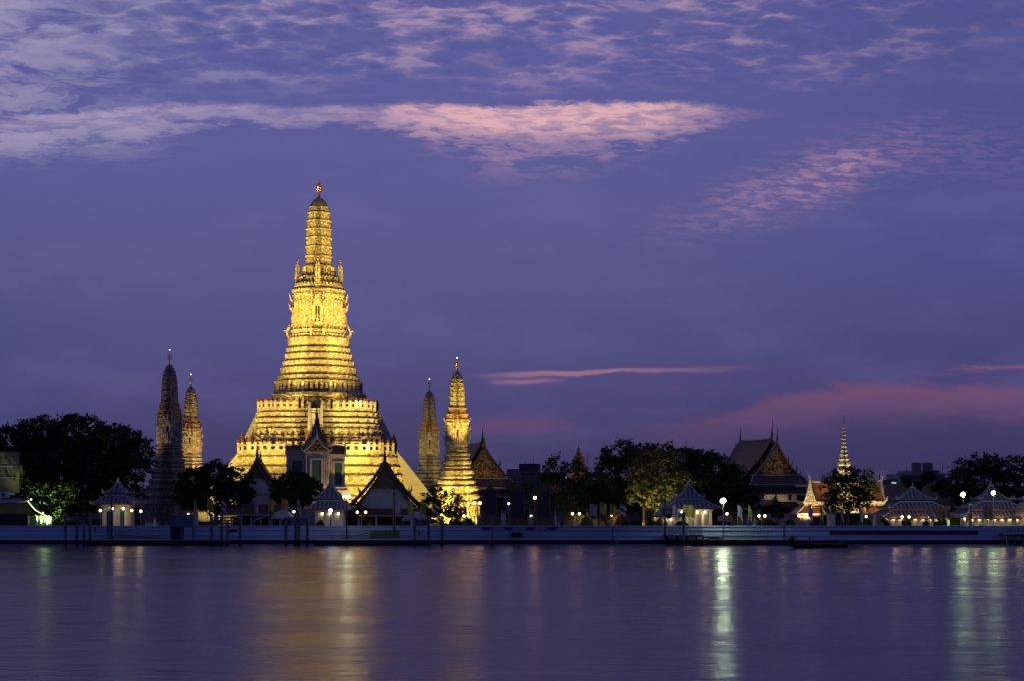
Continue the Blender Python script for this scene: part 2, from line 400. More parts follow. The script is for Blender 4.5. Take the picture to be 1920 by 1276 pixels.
def river_wall(name, label, x0, x1, panel=None):
    cx = (x0+x1)/2; r = thing(name, label, 'river wall', (cx, WY, 0)); w = (x1-x0)/2
    MB().bb(-w, w, .05, 1.0, -1.5, .55).build('shaded_stained_footing', M_FOOTING, r)  # near-black footing: shade at the wall's base painted in, along with staining
    MB().bb(-w, w, .0, .9, .55, 2.15).build('wall_face', M_WALLR, r)
    MB().bb(-w, w, -.12, .9, 2.15, 2.28).bb(-w, w, -.02, .85, 2.28, 2.74).bb(-w, w, -.15, 1.0, 2.74, 2.86).build('parapet', M_WALLR, r)
    MB().bb(-w, w, -.10, .0, 1.28, 1.36).build('string_course', M_WALLR, r)
    if panel:
        b = MB(); b.bb(panel[0]-cx, panel[1]-cx, -.06, -.003, 1.42, 2.10); b.build('dark_panel', mat('dark_bronze_strip', (.055, .055, .04), .7), r)
    return r
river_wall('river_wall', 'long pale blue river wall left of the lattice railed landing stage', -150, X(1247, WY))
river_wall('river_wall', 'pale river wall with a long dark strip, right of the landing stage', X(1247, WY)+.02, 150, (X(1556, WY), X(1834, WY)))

# ------------------------------------------------------------------ ornament templates (x along the wall, y outward, z up, unit size)
def tpl_prism(pts, d=.3):
    b = MB(); b.prism(pts, 0, d); return (b.v, b.f)
T_TOOTH = (lambda b: (b.v, b.f))(MB().box((0, .25, .5), (.62, .5, 1), 0, .55))
T_FIG = tpl_prism([(-.42, 0), (-.24, 0), (-.14, .3), (.14, .3), (.24, 0), (.42, 0), (.24, .42), (.15, .58), (.3, .66), (.44, .98), (.3, 1.0),
                   (.18, .8), (.09, .78), (.10, .96), (-.10, .96), (-.09, .78), (-.18, .8), (-.3, 1.0), (-.44, .98), (-.3, .66), (-.15, .58), (-.24, .42)], .6)
T_LEAF = tpl_prism([(-.30, 0), (.30, 0), (.40, .38), (.14, .78), (0, 1), (-.14, .78), (-.40, .38)], .35)
def _niche():
    b = MB(); b.box((-.36, .12, .35), (.16, .24, .7)).box((.36, .12, .35), (.16, .24, .7)).prism([(-.5, .66), (.5, .66), (.3, .84), (0, 1.06), (-.3, .84)], 0, .3)
    b.box((0, .05, .3), (.22, .14, .55), 0, .5); return (b.v, b.f)
T_NICHE = _niche()
T_RIB = (lambda b: (b.v, b.f))(MB().box((0, .15, .5), (.34, .3, 1)))

def redent(steps):
    """plan of a square with stepped-in corners; steps = octant points from the middle of a side to the diagonal"""
    q = [tuple(p) for p in steps]; q += [(y, x) for x, y in reversed(q) if abs(x-y) > 1e-6]
    out = []
    for k in range(4):
        c, s = round(math.cos(k*math.pi/2)), round(math.sin(k*math.pi/2))
        out += [(x*c-y*s, x*s+y*c) for x, y in q]
    res = []
    for p in out:
        if not res or (abs(p[0]-res[-1][0])+abs(p[1]-res[-1][1])) > 1e-6: res.append(p)
    return res
P_TOWER = redent([(1, -.30), (1, .30), (.92, .30), (.92, .48), (.83, .48), (.83, .62), (.73, .62), (.73, .73)])
P_SPIRE = redent([(1, -.22), (1, .22), (.95, .22), (.95, .44), (.86, .44), (.86, .62), (.75, .62), (.75, .75)])
P_TERR = redent([(1, -.26), (1, .26), (.965, .26), (.965, .66), (.90, .66), (.90, .80), (.83, .80), (.83, .83)])
P_BODY = redent([(1, -.24), (1, .24), (.90, .24), (.90, .54), (.80, .54), (.80, .66), (.70, .66), (.70, .70)])

def dress(b, poly, hw, z, tpl, step, size, inset=0.0):
    """a row of ornaments round a plan"""
    n = len(poly)
    for k in range(n):
        a = (poly[k][0]*hw, poly[k][1]*hw); c = (poly[(k+1) % n][0]*hw, poly[(k+1) % n][1]*hw)
        L = math.hypot(c[0]-a[0], c[1]-a[1])
        if L < size[0]*.55: continue
        m = max(1, int(round(L/step))); tx = ((c[0]-a[0])/L, (c[1]-a[1])/L); ty = (tx[1], -tx[0])
        for i in range(m):
            t_ = (i+.5)/m; o = (a[0]+tx[0]*L*t_-ty[0]*inset, a[1]+tx[1]*L*t_-ty[1]*inset, z)
            k2 = min(1.0, L/m/size[0])
            b.stamp(tpl, o, tx, ty, (size[0]*k2, size[1], size[2]))

def mouldings(z0, z1, w0, w1, n, lip=.28, rec=.30):
    """n stepped courses narrowing from w0 to w1, each a leaning face under a projecting lip and a shadowed neck"""
    pr = []
    for i in range(n):
        a = i/n; z = z0+(z1-z0)*a; w = w0+(w1-w0)*a; h = (z1-z0)/n
        pr += [(z, w-rec), (z+.20*h, w-rec), (z+.24*h, w-.05), (z+.38*h, w), (z+.62*h, w+.03), (z+.66*h, w+lip), (z+.84*h, w+lip), (z+.90*h, w)]
        pr.append((z+h-.001, w-rec*.6-(w0-w1)/n*.4))
    return pr

def stair(b, w, z0, z1, y0, run, flank=.35, steps=14):
    """a stair climbing towards +y; foot at y0-run (local), head at y0"""
    y1 = y0-run
    for s in (-1, 1):
        x0, x1 = (-w/2-flank, -w/2) if s < 0 else (w/2, w/2+flank)
        b.add([(x, y, z) for x in (x0, x1) for (y, z) in ((y1-.6, z0), (y0, z0), (y0, z1+1.0), (y1-.6, z0+1.0))],
              [(0, 1, 2, 3), (7, 6, 5, 4), (0, 4, 5, 1), (1, 5, 6, 2), (2, 6, 7, 3), (3, 7, 4, 0)])
    for i in range(steps):
        a = i/steps; zt = z0+(z1-z0)*(i+1)/steps
        b.bb(-w/2, w/2, y1+run*a, y1+run*(i+1)/steps-.001, z0, zt)
    return b
def rotmb(b, ang):
    c, s = math.cos(ang), math.sin(ang); b.v = [(x*c-y*s, x*s+y*c, z) for x, y, z in b.v]; return b

def trident(parent, z, h, name='finial', s=1.0, lit=None):
    b = MB(); b.lathe([(0, .30*s), (.12*h, .18*s), (.16*h, .34*s), (.22*h, .14*s), (.5*h, .09*s), (.96*h, .045*s)], (0, 0, z), 8)
    for k, (hh, rr) in enumerate(((.30, .78), (.42, .62), (.54, .42))):
        for q in range(4):
            an = q*math.pi/2+.4; c, sn = math.cos(an), math.sin(an); r = rr*s
            b.tube([(0, 0, z+hh*h), (c*r*.7, sn*r*.7, z+(hh+.03)*h), (c*r, sn*r, z+(hh+.17)*h), (c*r*.85, sn*r*.85, z+(hh+.25)*h)], [.11*s, .10*s, .07*s, .02*s], 5)
    o = b.build(name, M_GILT, parent)
    if lit: MB().ball((0, 0, z+h), .17*s, 8, 6).build('lit_bulb', lit, o)
    return o

def niche_part(parent, ang, r, z, w, h, statue=True, gable=1.0):
    """a pedimented niche projecting on one side of a tower, with a dark recess and a statue"""
    b = MB()
    for s in (-1, 1):
        b.bb(s*w*.72-w*.16, s*w*.72+w*.16, -r-w*.35, -r+.4, z, z+h)
        b.bb(s*w*.45-w*.09, s*w*.45+w*.09, -r-w*.22, -r+.4, z, z+h)
        b.bb(s*w*.72-w*.22, s*w*.72+w*.22, -r-w*.42, -r+.3, z+h*.95, z+h*1.04)
    b.bb(-w*1.0, w*1.0, -r-w*.45, -r+.4, z-h*.16, z)
    for k in range(3 if gable > 0 else 0):
        zz = z+h+k*h*.22; ww = w*(1.15-.22*k)
        b.prism([(-ww, zz), (ww, zz), (ww*.55, zz+h*.16), (0, zz+h*.50), (-ww*.55, zz+h*.16)], -r-w*.40+k*w*.14, -r+.5)
    o = rotmb(b, ang).build('niche', M_TOWER, parent)
    rotmb(MB().bb(-w*.36, w*.36, -r-w*.20, -r-w*.15, z, z+h), ang).build('recess', M_DARK, o)
    if statue:
        s_ = MB(); hh = h*.62
        s_.lathe([(0, .26*w), (.15*hh, .2*w), (.35*hh, .22*w), (.5*hh, .12*w), (.68*hh, .2*w), (.74*hh, .07*w), (.8*hh, .11*w), (.9*hh, .08*w), (1.0*hh, .01)], (0, -r-w*.42, z), 8)
        s_.bb(-.2*w, .2*w, -r-w*.62, -r-w*.22, z-.12*h, z)
        rotmb(s_, ang).build('statue', M_STATUE, o)
    return o

# ------------------------------------------------------------------ the great central tower
YC = 314.0; XC = X(598, YC); ROT = .085
prang = thing('temple_tower', 'tallest golden floodlit temple tower with battlemented terraces and a gilded trident tip', 'temple tower', (XC, YC, 0), ROT)
TZ1, TZ2 = 17.0, 26.6
# terraces
b = MB(); b.loft(P_TERR, mouldings(GZ-.5, TZ1-.7, 20.6, 17.2, 7, .32, .4)+[(TZ1-.4, 17.1), (TZ1-.35, 17.6), (TZ1, 17.6)])
zs = GZ-.5; hh = (TZ1-.7-zs)/7
for i in range(7):
    w = 20.6+(17.2-20.6)*i/7; z = zs+hh*i
    if i in (4,): dress(b, P_TERR, w-.05, z+.18*hh, T_FIG, 1.25, (1.25, .7, hh*.85))
    else: dress(b, P_TERR, w+.03, z+.66*hh, T_TOOTH, .62, (.55, .42, hh*.22)); dress(b, P_TERR, w-.02, z+.22*hh, T_LEAF, .8, (.62, .4, hh*.42))
b.build('lower_terrace', M_TOWER, prang)
b = MB(); z0 = TZ1+.05; N2 = 7; hh = (TZ2-.6-z0)/N2
b.loft(P_TERR, mouldings(z0, TZ2-.6, 15.2, 13.1, N2, .30, .35)+[(TZ2-.4, 13.1), (TZ2-.35, 13.4), (TZ2, 13.4)])
for i in range(N2):
    w = 15.2+(13.1-15.2)*i/N2; z = z0+hh*i
    if i == 3: dress(b, P_TERR, w-.25, z-.35*hh, T_FIG, 1.15, (1.25, 1.1, hh*1.45))
    else: dress(b, P_TERR, w+.02, z+.66*hh, T_TOOTH, .58, (.5, .42, hh*.22)); dress(b, P_TERR, w-.02, z+.2*hh, T_LEAF, .7, (.5, .35, hh*.45))
b.build('upper_terrace', M_TOWER, prang)
# battlements: rail with square openings, posts with red caps
def battlement(hw, z, h, step):
    rails = {}; posts = []
    n = len(P_TERR)
    for k in range(n):
        a = (P_TERR[k][0]*hw, P_TERR[k][1]*hw); c = (P_TERR[(k+1) % n][0]*hw, P_TERR[(k+1) % n][1]*hw)
        L = math.hypot(c[0]-a[0], c[1]-a[1]); tx = ((c[0]-a[0])/L, (c[1]-a[1])/L); an = math.atan2(tx[1], tx[0])
        mid = ((a[0]+c[0])/2, (a[1]+c[1])/2); gap = (abs(mid[0]) < .1 or abs(mid[1]) < .1)
        m = max(1, int(round(L/step)))
        segs = []
        for i in range(m):
            t0, t1 = i/m, (i+1)/m
            if gap and abs((t0+t1)/2-.5)*L < 1.7: continue
            p = (a[0]+tx[0]*L*(t0+t1)/2, a[1]+tx[1]*L*(t0+t1)/2); l = L/m; rail = rails.setdefault((p[0] > 0, p[1] > 0), MB())
            rail.box((p[0], p[1], z+h*.10), (l*.999, .32, h*.20), an); rail.box((p[0], p[1], z+h*.60), (l*.999, .30, h*.16), an)
            for q in (-1, 1):
                rail.box((p[0]+tx[0]*q*l*.36, p[1]+tx[1]*q*l*.36, z+h*.36), (l*.27, .26, h*.32), an)
        for i in range(m):
            if gap and abs(i/m-.5)*L < 1.2: continue
            posts.append((a[0]+tx[0]*L*i/m, a[1]+tx[1]*L*i/m, an))
    for rail in rails.values(): rail.build('battlement_rail', M_PLASTER, prang)
    p0 = MB().box((0, 0, h*.38), (.46, .46, h*.76)).box((0, 0, h*.80), (.62, .62, h*.08)).build('battlement_post', M_PLASTER, prang)
    c0 = MB().lathe([(0, .30), (h*.10, .33), (h*.16, .18), (h*.24, .24), (h*.32, .10), (h*.42, .02)], (0, 0, h*.84), 8).build('cap', M_CAP, p0)
    first = True
    for (x, y, an) in posts:
        if y > hw*.55: continue                      # the rear of the tower is never seen
        if first: o = p0; first = False
        else: o = p0.copy(); COL.objects.link(o); c = c0.copy(); COL.objects.link(c); c.parent = o
        o.location = (x, y, z); o.rotation_euler = (0, 0, an)
battlement(17.35, TZ1, 2.5, 1.55)
battlement(13.2, TZ2, 2.0, 1.18)
# stairs on the four sides
for k, a in enumerate((0, math.pi/2, -math.pi/2)):
    b = stair(MB(), 2.4, GZ, TZ1, -17.4, 11.2, .45, 20); rotmb(b, a).build('lower_stair', M_WHITE, prang)
    b = stair(MB(), 2.2, TZ1, TZ2, -13.2, 3.9, .5, 16); rotmb(b, a).build('upper_stair', M_WHITE, prang)
    b = MB()
    for s in (-1, 1): b.box((s*1.5, -17.0, TZ1+1.7), (.8, .8, 3.4)).lathe([(0, .5), (.3, .3), (.6, .4), (1.4, .03)], (s*1.5, -17.0, TZ1+3.4), 8)
    rotmb(b, a).build('stair_gatepost', M_CAP, prang)
# tiers between the terraces and the body
tiers = [(26.6, 29.2, 10.0, 9.8, 'wall'), (29.2, 30.6, 10.6, 10.5, 'm'), (30.6, 33.2, 9.9, 9.8, 'fig'), (33.2, 34.6, 9.05, 8.95, 'm'), (34.6, 36.5, 8.4, 8.3, 'm'),
         (36.5, 37.9, 7.9, 7.8, 'm'), (37.9, 39.6, 7.4, 7.3, 'm'), (39.6, 40.9, 7.05, 7.0, 'm'), (40.9, 43.1, 6.75, 6.65, 'm')]
b = MB(); pr = []
for (a, c, w0, w1, kind) in tiers:
    h = c-a
    if kind == 'wall': pr += [(a, w0-.3), (c, w0-.7)]; dress(b, P_TOWER, w0-.5, a+.1, T_RIB, 1.6, (.9, .8, h-.2))
    elif kind.startswith('fig'):
        pr += [(a, w0-.95), (c-.5, w1-.95), (c-.42, w1-.1), (c-.05, w1), (c, w1-.8)]; dress(b, P_TOWER, w0-.62, a, T_FIG, 1.05, (1.1, .9, h*.92))
    else:
        pr += [(a, w0-.55), (a+.18*h, w0-.50), (a+.24*h, w0-.10), (a+.40*h, w0+.02), (a+.84*h, w0+.06), (a+.90*h, w0-.12), (c, w1-.55)]
        dress(b, P_TOWER, w0-.02, a+.44*h, T_LEAF, .55, (.42, .30, h*.34)); dress(b, P_TOWER, w0-.55, a+.0*h, T_TOOTH, .5, (.3, .55, h*.25))
b.loft(P_TOWER, pr)
b.build('stepped_tiers', M_TOWER, prang)
# body
BZ0, BZ1 = 43.1, 53.2
b = MB()
b.loft(P_BODY, [(z_, w_*.915) for z_, w_ in [(BZ0, 6.9), (BZ0+.5, 6.9), (BZ0+.55, 6.5), (BZ0+1.1, 6.5), (BZ0+1.15, 6.75), (BZ0+1.5, 6.75), (BZ0+1.6, 6.25), (BZ1-1.9, 5.85), (BZ1-1.85, 6.05), (BZ1-1.5, 6.05),
                (BZ1-1.45, 5.95), (BZ1-1.1, 5.95), (BZ1-1.05, 6.25), (BZ1-.55, 6.3), (BZ1-.5, 6.0), (BZ1-.1, 6.0), (BZ1, 5.4)]])
dress(b, P_BODY, 5.45, BZ0+1.7, T_RIB, 1.0, (.55, 1.3, BZ1-BZ0-3.7))
dress(b, P_BODY, 5.75, BZ1-1.0, T_TOOTH, .5, (.4, .3, .4)); dress(b, P_BODY, 6.18, BZ0+1.2, T_LEAF, .55, (.4, .25, .5))
b.build('tower_body', M_TOWER, prang)
for k in range(4): niche_part(prang, k*math.pi/2, 5.5, BZ0+3.0, 1.35, 3.6)
# projecting hooks at the sides (dragon heads and gable horns)
for k in range(4):
    an = k*math.pi/2
    for s in (-1, 1):
        for (rr, zz, hh) in ((5.75, BZ1-1.9, 1.7), (5.85, BZ1-4.0, 1.6)):
            rotmb(MB().tube([(s*1.2, -rr, zz), (s*1.3, -rr-.5, zz+.3), (s*1.3, -rr-.55, zz+.9), (s*1.3, -rr-.9, zz+hh)], [.16, .17, .12, .03], 5), an).build('roof_horn', M_TOWER, prang)
        b = MB()
        b.tube([(s*1.4, -6.2, BZ0+.1), (s*1.4, -6.9, BZ0+.4), (s*1.4, -7.1, BZ0+1.3), (s*1.4, -6.7, BZ0+2.2), (s*1.4, -6.5, BZ0+2.9)], [.26, .28, .28, .22, .06], 6)
        b.tube([(s*1.4, -7.0, BZ0+1.5), (s*1.4, -7.9, BZ0+1.4)], [.15, .03], 5)
        rotmb(b, an).build('dragon_head', M_TOWER, prang)
# crown of the body: garuda and guardian rows
b = MB()
b.loft(P_TOWER, [(53.2, 5.9), (53.7, 5.9), (53.75, 5.2), (54.1, 5.0), (54.15, 5.45), (54.6, 5.45), (54.65, 4.2), (56.6, 3.7), (56.62, 4.05), (56.9, 4.05), (56.95, 3.3), (58.9, 3.1), (58.92, 3.45), (59.2, 3.45), (59.25, 3.0)])
dress(b, P_TOWER, 5.9, 53.25, T_TOOTH, .5, (.4, .3, .4)); dress(b, P_TOWER, 4.15, 54.7, T_FIG, .8, (.85, .8, 1.95)); dress(b, P_TOWER, 3.35, 57.0, T_FIG, .75, (.8, .7, 1.9))
dress(b, P_TOWER, 5.3, 54.6, T_LEAF, .7, (.55, .3, .7))
b.build('guardian_rows', M_TOWER, prang)
# four corner turrets on the axes
def turret(x, y):
    b = MB(); b.loft(P_SPIRE, [(53.4, .95), (54.0, .95), (54.05, .8), (54.6, .9), (54.65, .62), (58.0, .60), (59.0, .52), (59.6, .38), (60.0, .12)], True, (x, y))
    for i in range(7): b.loft(P_SPIRE, [(54.9+i*.6, .70-.015*i), (55.02+i*.6, .70-.015*i)], True, (x, y))
    t_ = b.build('corner_turret', M_TOWER, prang)
    MB().lathe([(0, .12), (.3, .34), (.6, .10), (.9, .2), (1.5, .02)], (x, y, 60.0), 8).build('finial', M_GILT, t_)
for (x, y) in ((0, -4.75), (4.75, 0), (-4.75, 0), (0, 4.75)): turret(x, y)
# spire
b = MB(); zs = [59.2, 61.3, 63.4, 65.45, 67.4, 69.3, 71.1, 72.6]; ws = [3.02, 3.0, 2.97, 2.92, 2.85, 2.74, 2.56, 2.28]; pr = []
for i in range(7):
    h = zs[i+1]-zs[i]; w0, w1 = ws[i], ws[i+1]
    pr += [(zs[i], w0-.12), (zs[i]+.02, w0+.10), (zs[i]+.16, w0+.10), (zs[i]+.18, w0-.22), (zs[i+1]-.14, w1-.22), (zs[i+1]-.12, w1+.02), (zs[i+1]-.01, w1+.02)]
    dress(b, P_SPIRE, (w0+w1)/2-.22, zs[i]+.2, T_NICHE, .62, (.58, .62, h-.42))
b.loft(P_SPIRE, pr); b.build('spire', M_TOWER, prang)
b = MB(); P16 = [(math.cos(2*math.pi*(k+.5)/24)*(1 if k % 2 else .93), math.sin(2*math.pi*(k+.5)/24)*(1 if k % 2 else .93)) for k in range(24)]
b.loft(P16, [(72.6, 2.12), (73.1, 2.02), (73.7, 1.72), (74.3, 1.25), (74.7, .75), (74.95, .30), (75.1, .2)]); b.build('dome', M_DOME, prang)
f_ = trident(prang, 75.0, 4.2, 's_finial'[2:], 1.15)
MB().lathe([(0, .1), (.15, .42), (.35, .30), (.5, .12), (.8, .2), (1.5, .02)], (0, 0, 77.6), 8).build('crown_tip', M_GILT, f_)

# ------------------------------------------------------------------ the four smaller towers
def small_tower(px, Y, top_py, label, mt=None, red=True, bulb=E_TRI):
    t = thing('small_temple_tower', label, 'temple tower', (X(px, Y), Y, 0), ROT, 'four slender towers round the central tower')
    K = (Z(top_py, Y)-GZ)/35.9
    mt = mt or M_TOWER
    def S(pr): return [(GZ+(z-1.9)*K, w) for z, w in pr]
    def zz(z): return GZ+(z-1.9)*K
    base = S([(1.4, 5.3), (3.4, 5.3), (3.5, 5.0), (6.0, 5.0), (6.1, 5.25), (6.6, 5.25), (6.65, 4.7), (7.2, 4.65), (7.6, 4.9), (8.1, 4.9), (8.2, 4.3), (8.8, 4.2), (9.2, 4.5), (9.9, 4.5), (10.0, 3.9)])
    b = MB(); b.loft(P_TOWER, base); dress(b, P_TOWER, 4.95, zz(3.6), T_FIG, .95, (.9, .6, 2.2*K)); dress(b, P_TOWER, 4.9, zz(7.6), T_LEAF, .6, (.45, .25, .5)); dress(b, P_TOWER, 4.5, zz(9.25), T_LEAF, .6, (.45, .25, .6))
    b.build('base', mt, t)
    b = MB(); st = [(10.0, 11.3, 4.05), (11.3, 12.2, 3.55), (12.2, 13.5, 3.55), (13.5, 14.3, 3.1), (14.3, 15.5, 3.05), (15.5, 16.2, 2.75), (16.2, 17.2, 2.7), (17.2, 17.9, 2.5)]; pr = []
    for a, c, w in st:
        h = c-a; pr += [(zz(a), w-.45), (zz(a+.25*h), w-.42), (zz(a+.32*h), w-.02), (zz(a+.8*h), w+.06), (zz(a+.88*h), w-.1), (zz(c), w-.45)]
        dress(b, P_TOWER, w, zz(a+.36*h), T_LEAF, .5, (.36, .22, h*.4)); dress(b, P_TOWER, w-.35, zz(a), T_TOOTH, .45, (.28, .35, h*.3))
    b.loft(P_TOWER, pr); b.build('stepped_tiers', mt, t)
    b = MB(); b.loft(P_BODY, S([(17.9, 2.5), (18.1, 2.5), (18.15, 2.32), (23.2, 2.15), (23.25, 2.35), (23.7, 2.4), (23.75, 2.2), (24.1, 2.2)]))
    dress(b, P_BODY, 2.22, zz(18.3), T_RIB, .42, (.22, .3, 4.8*K)); b.build('tower_body', mt, t)
    for k in range(4): niche_part(t, k*math.pi/2, 2.25, zz(19.0), .62, 3.0)
    for k in range(4):
        for sg in (-1, 1):
            for z_ in (20.6, 22.6, 24.4):
                rotmb(MB().tube([(sg*.8, -2.3, zz(z_-.6)), (sg*.85, -2.65, zz(z_-.3)), (sg*.85, -2.8, zz(z_+.4))], [.11, .11, .03], 4), k*math.pi/2).build('roof_horn', mt, t)
    b = MB(); b.loft(P_TOWER, S([(24.1, 2.35), (24.4, 2.4), (24.45, 2.0), (24.7, 2.0)])); b.loft(P_TOWER, S([(24.7, 2.25), (25.6, 2.15)])); b.loft(P_TOWER, S([(25.6, 1.9), (26.6, 1.75), (26.65, 1.95), (26.9, 1.95)]))
    dress(b, P_TOWER, 2.05, zz(24.75), T_FIG, .5, (.5, .4, .9*K)); dress(b, P_TOWER, 1.85, zz(25.65), T_LEAF, .42, (.36, .3, 1.0*K))
    b.build('garland_band', M_REDTRIM if red else mt, t)
    b = MB(); z_ = [26.9, 28.0, 29.1, 30.2, 31.2, 32.15, 32.9, 33.5]; w_ = [1.66, 1.64, 1.60, 1.54, 1.46, 1.34, 1.2, 1.05]; pr = []
    for i in range(7):
        h = z_[i+1]-z_[i]; pr += [(zz(z_[i]), w_[i]+.06), (zz(z_[i]+.14), w_[i]+.06), (zz(z_[i]+.16), w_[i]-.1), (zz(z_[i+1]-.02), w_[i+1]-.1)]
        dress(b, P_SPIRE, w_[i]-.1, zz(z_[i]+.17), T_NICHE, .5, (.42, .4, (h-.3)*K))
    b.loft(P_SPIRE, pr); b.build('spire', mt, t)
    b = MB(); b.loft(P16, S([(33.5, 1.08), (33.9, .98), (34.35, .74), (34.7, .42), (34.9, .15), (35.0, .1)])); b.build('dome', M_DOME, t)
    trident(t, zz(34.9), 2.95*K, 'finial', .62, bulb)
    return t
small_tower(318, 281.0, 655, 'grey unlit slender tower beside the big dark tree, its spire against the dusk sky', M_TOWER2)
small_tower(358, 338.6, 701, 'amber lit slender tower standing close behind the grey one', M_TOWER)
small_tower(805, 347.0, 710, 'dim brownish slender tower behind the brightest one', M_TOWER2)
small_tower(857, 289.6, 670, 'bright yellow floodlit slender tower in front of the gilded gable hall', M_TOWER)

# ------------------------------------------------------------------ floodlights
def fl(name, px, Y, z, tgt, p, size=50, blend=.6): return spot(name, (X(px, Y), Y, z), tgt, p, size, FLOOD, blend, .4)
c = (XC, YC)
LIGHTS = [
 ((-15, -44, 3.0), (0, -14, 12), 70000, 80), ((13, -37, 3.0), (2, -14, 12), 60000, 90), ((26, -36, 3.0), (4, -14, 12), 60000, 80),
 ((-16, -45, 3.0), (0, -6, 36), 150000, 40), ((17, -38, 3.0), (0, -6, 36), 150000, 44),
 ((-22, -46, 3.0), (0, 0, 67), 400000, 24), ((18, -38, 3.0), (0, 0, 67), 400000, 24),
 ((-18.5, -66, 3.5), (0, 0, 58), 450000, 28), ((44, -83, 3.5), (0, 0, 58), 800000, 26),
 ((-46, -8, 3.0), (-10, 0, 24), 60000, 70), ((-38, -30, 7.0), (-16, -2, 17), 150000, 60), ((48, 0, 3.0), (10, 0, 24), 50000, 60)]
for i, (p, t_, w, s_) in enumerate(LIGHTS):
    spot('tower_floodlight', (XC+p[0], YC+p[1], p[2]), (XC+t_[0], YC+t_[1], t_[2]), w*.48, s_, FLOOD, .5, .4)
xn, yn = X(857, 289.6), 289.6
spot('tower_floodlight', (xn-5, yn-20, 2.6), (xn, yn, 9), 75000, 64, FLOOD, .5, .4)
spot('tower_floodlight', (xn+4, yn-22, 2.6), (xn, yn, 31), 120000, 26, FLOOD, .5, .4)
xf, yf = X(358, 338.6), 338.6
spot('tower_floodlight', (xf+10, yf-20, 3.0), (xf, yf, 26), 42000, 44, (1, .58, .13), .5, .4)
xl, yl = X(318, 281.0), 281.0
spot('tower_floodlight', (xl-14, yl-8, 6.0), (xl, yl, 28), 15000, 40, (1, .62, .22), .6, .4)
for sg in (-1, 1):
    for q_ in (4.2, 9.6):
        spot('terrace_floodlight', (XC+sg*q_+1.0, YC-12.4+abs(q_)*.0, TZ2+.6), (XC+sg*q_*.6, YC-6, 34), 900, 110, FLOOD, .6, .2)
        spot('terrace_floodlight', (XC+sg*q_*1.2+1.2, YC-16.4, TZ1+.6), (XC+sg*q_, YC-12, 24), 500, 120, FLOOD, .6, .2)
spot('shrine_floodlight', (X(594, 280)+8.5, 273.5, 2.6), (X(594, 280)+1, 279, 13), 5500, 80, (1, .66, .26), .6, .3)
spot('pediment_fill_spot', (X(935, 288), 287, 3.0), (X(910, 303), 303, 18), 2500, 50, (1, .62, .18), .6, .3)  # added fill spots to brighten the gilded pediments, no known fixture
spot('pediment_fill_spot', (X(1500, 282), 282, 3.0), (X(1462, 300), 300, 20), 2600, 40, (1, .66, .22), .6, .3)
spot('stupa_fill_spot', (X(1092, 470), 455, 12.0), (X(1085, 480), 480, 22), 3500, 50, (1, .70, .25), .6, .3)  # added fill to lift the stupa out of silhouette
xr, yr = X(805, 347.0), 347.0
spot('tower_floodlight', (xr-2, yr-26, 3.0), (xr, yr, 22), 7500, 44, (1, .72, .30), .6, .4)

# ------------------------------------------------------------------ trees
def leaves_mesh(cent, size, rng, flat=.5):
    n = len(cent); nrm = rng.normal(size=(n, 3)); nrm /= np.linalg.norm(nrm, axis=1)[:, None]
    a = rng.normal(size=(n, 3)); u = np.cross(nrm, a); u /= np.linalg.norm(u, axis=1)[:, None]+1e-9; w = np.cross(nrm, u)
    s = (size*rng.uniform(.6, 1.35, n))[:, None]
    v = np.stack([cent-u*s, cent+w*s*flat, cent+u*s, cent-w*s*flat], 1).reshape(-1, 3)
    return v
def crown(name, cent, size, m, parent, rng):
    v = leaves_mesh(cent, size, rng); n = len(cent)
    me = bpy.data.meshes.new(name); me.vertices.add(n*4); me.vertices.foreach_set('co', v.ravel())
    me.loops.add(n*4); me.loops.foreach_set('vertex_index', np.arange(n*4)); me.polygons.add(n)
    me.polygons.foreach_set('loop_start', np.arange(n)*4); me.polygons.foreach_set('loop_total', np.full(n, 4))
    me.materials.append(m); me.update(calc_edges=True)
    o = bpy.data.objects.new(name, me); COL.objects.link(o); o.parent = parent; return o
def clumps(blobs, rng, dens, leaf, rag=1.0):
    """blobs (x,y,z,rx,ry,rz) in local metres -> leaf centres gathered in clumps near each blob's surface"""
    out = []; tips = []
    for (x, y, z, rx, ry, rz) in blobs:
        area = 4*math.pi*((rx*rz+rx*ry+ry*rz)/3)
        nl = int(1.75*dens*area/(leaf*leaf)); rc = .20*min(rx, rz)*rag+.25
        nc = max(8, int(area/(rc*rc*2.2)))
        d = rng.normal(size=(nc, 3)); d /= np.linalg.norm(d, axis=1)[:, None]
        rad = rng.uniform(.55, 1.0, nc)**.6*(1+rng.normal(0, .07*rag, nc))
        c = d*rad[:, None]*np.array([rx, ry, rz])+np.array([x, y, z])
        k = rng.integers(0, nc, nl); w = rc*rng.uniform(.5, 1.1, nc)
        p = c[k]+rng.normal(size=(nl, 3))*(w[k]*.5)[:, None]*np.array([1.15, 1.15, .75])
        out.append(p); tips.append(c[rng.choice(nc, min(nc, 7), replace=False)])
    return np.concatenate(out), tips
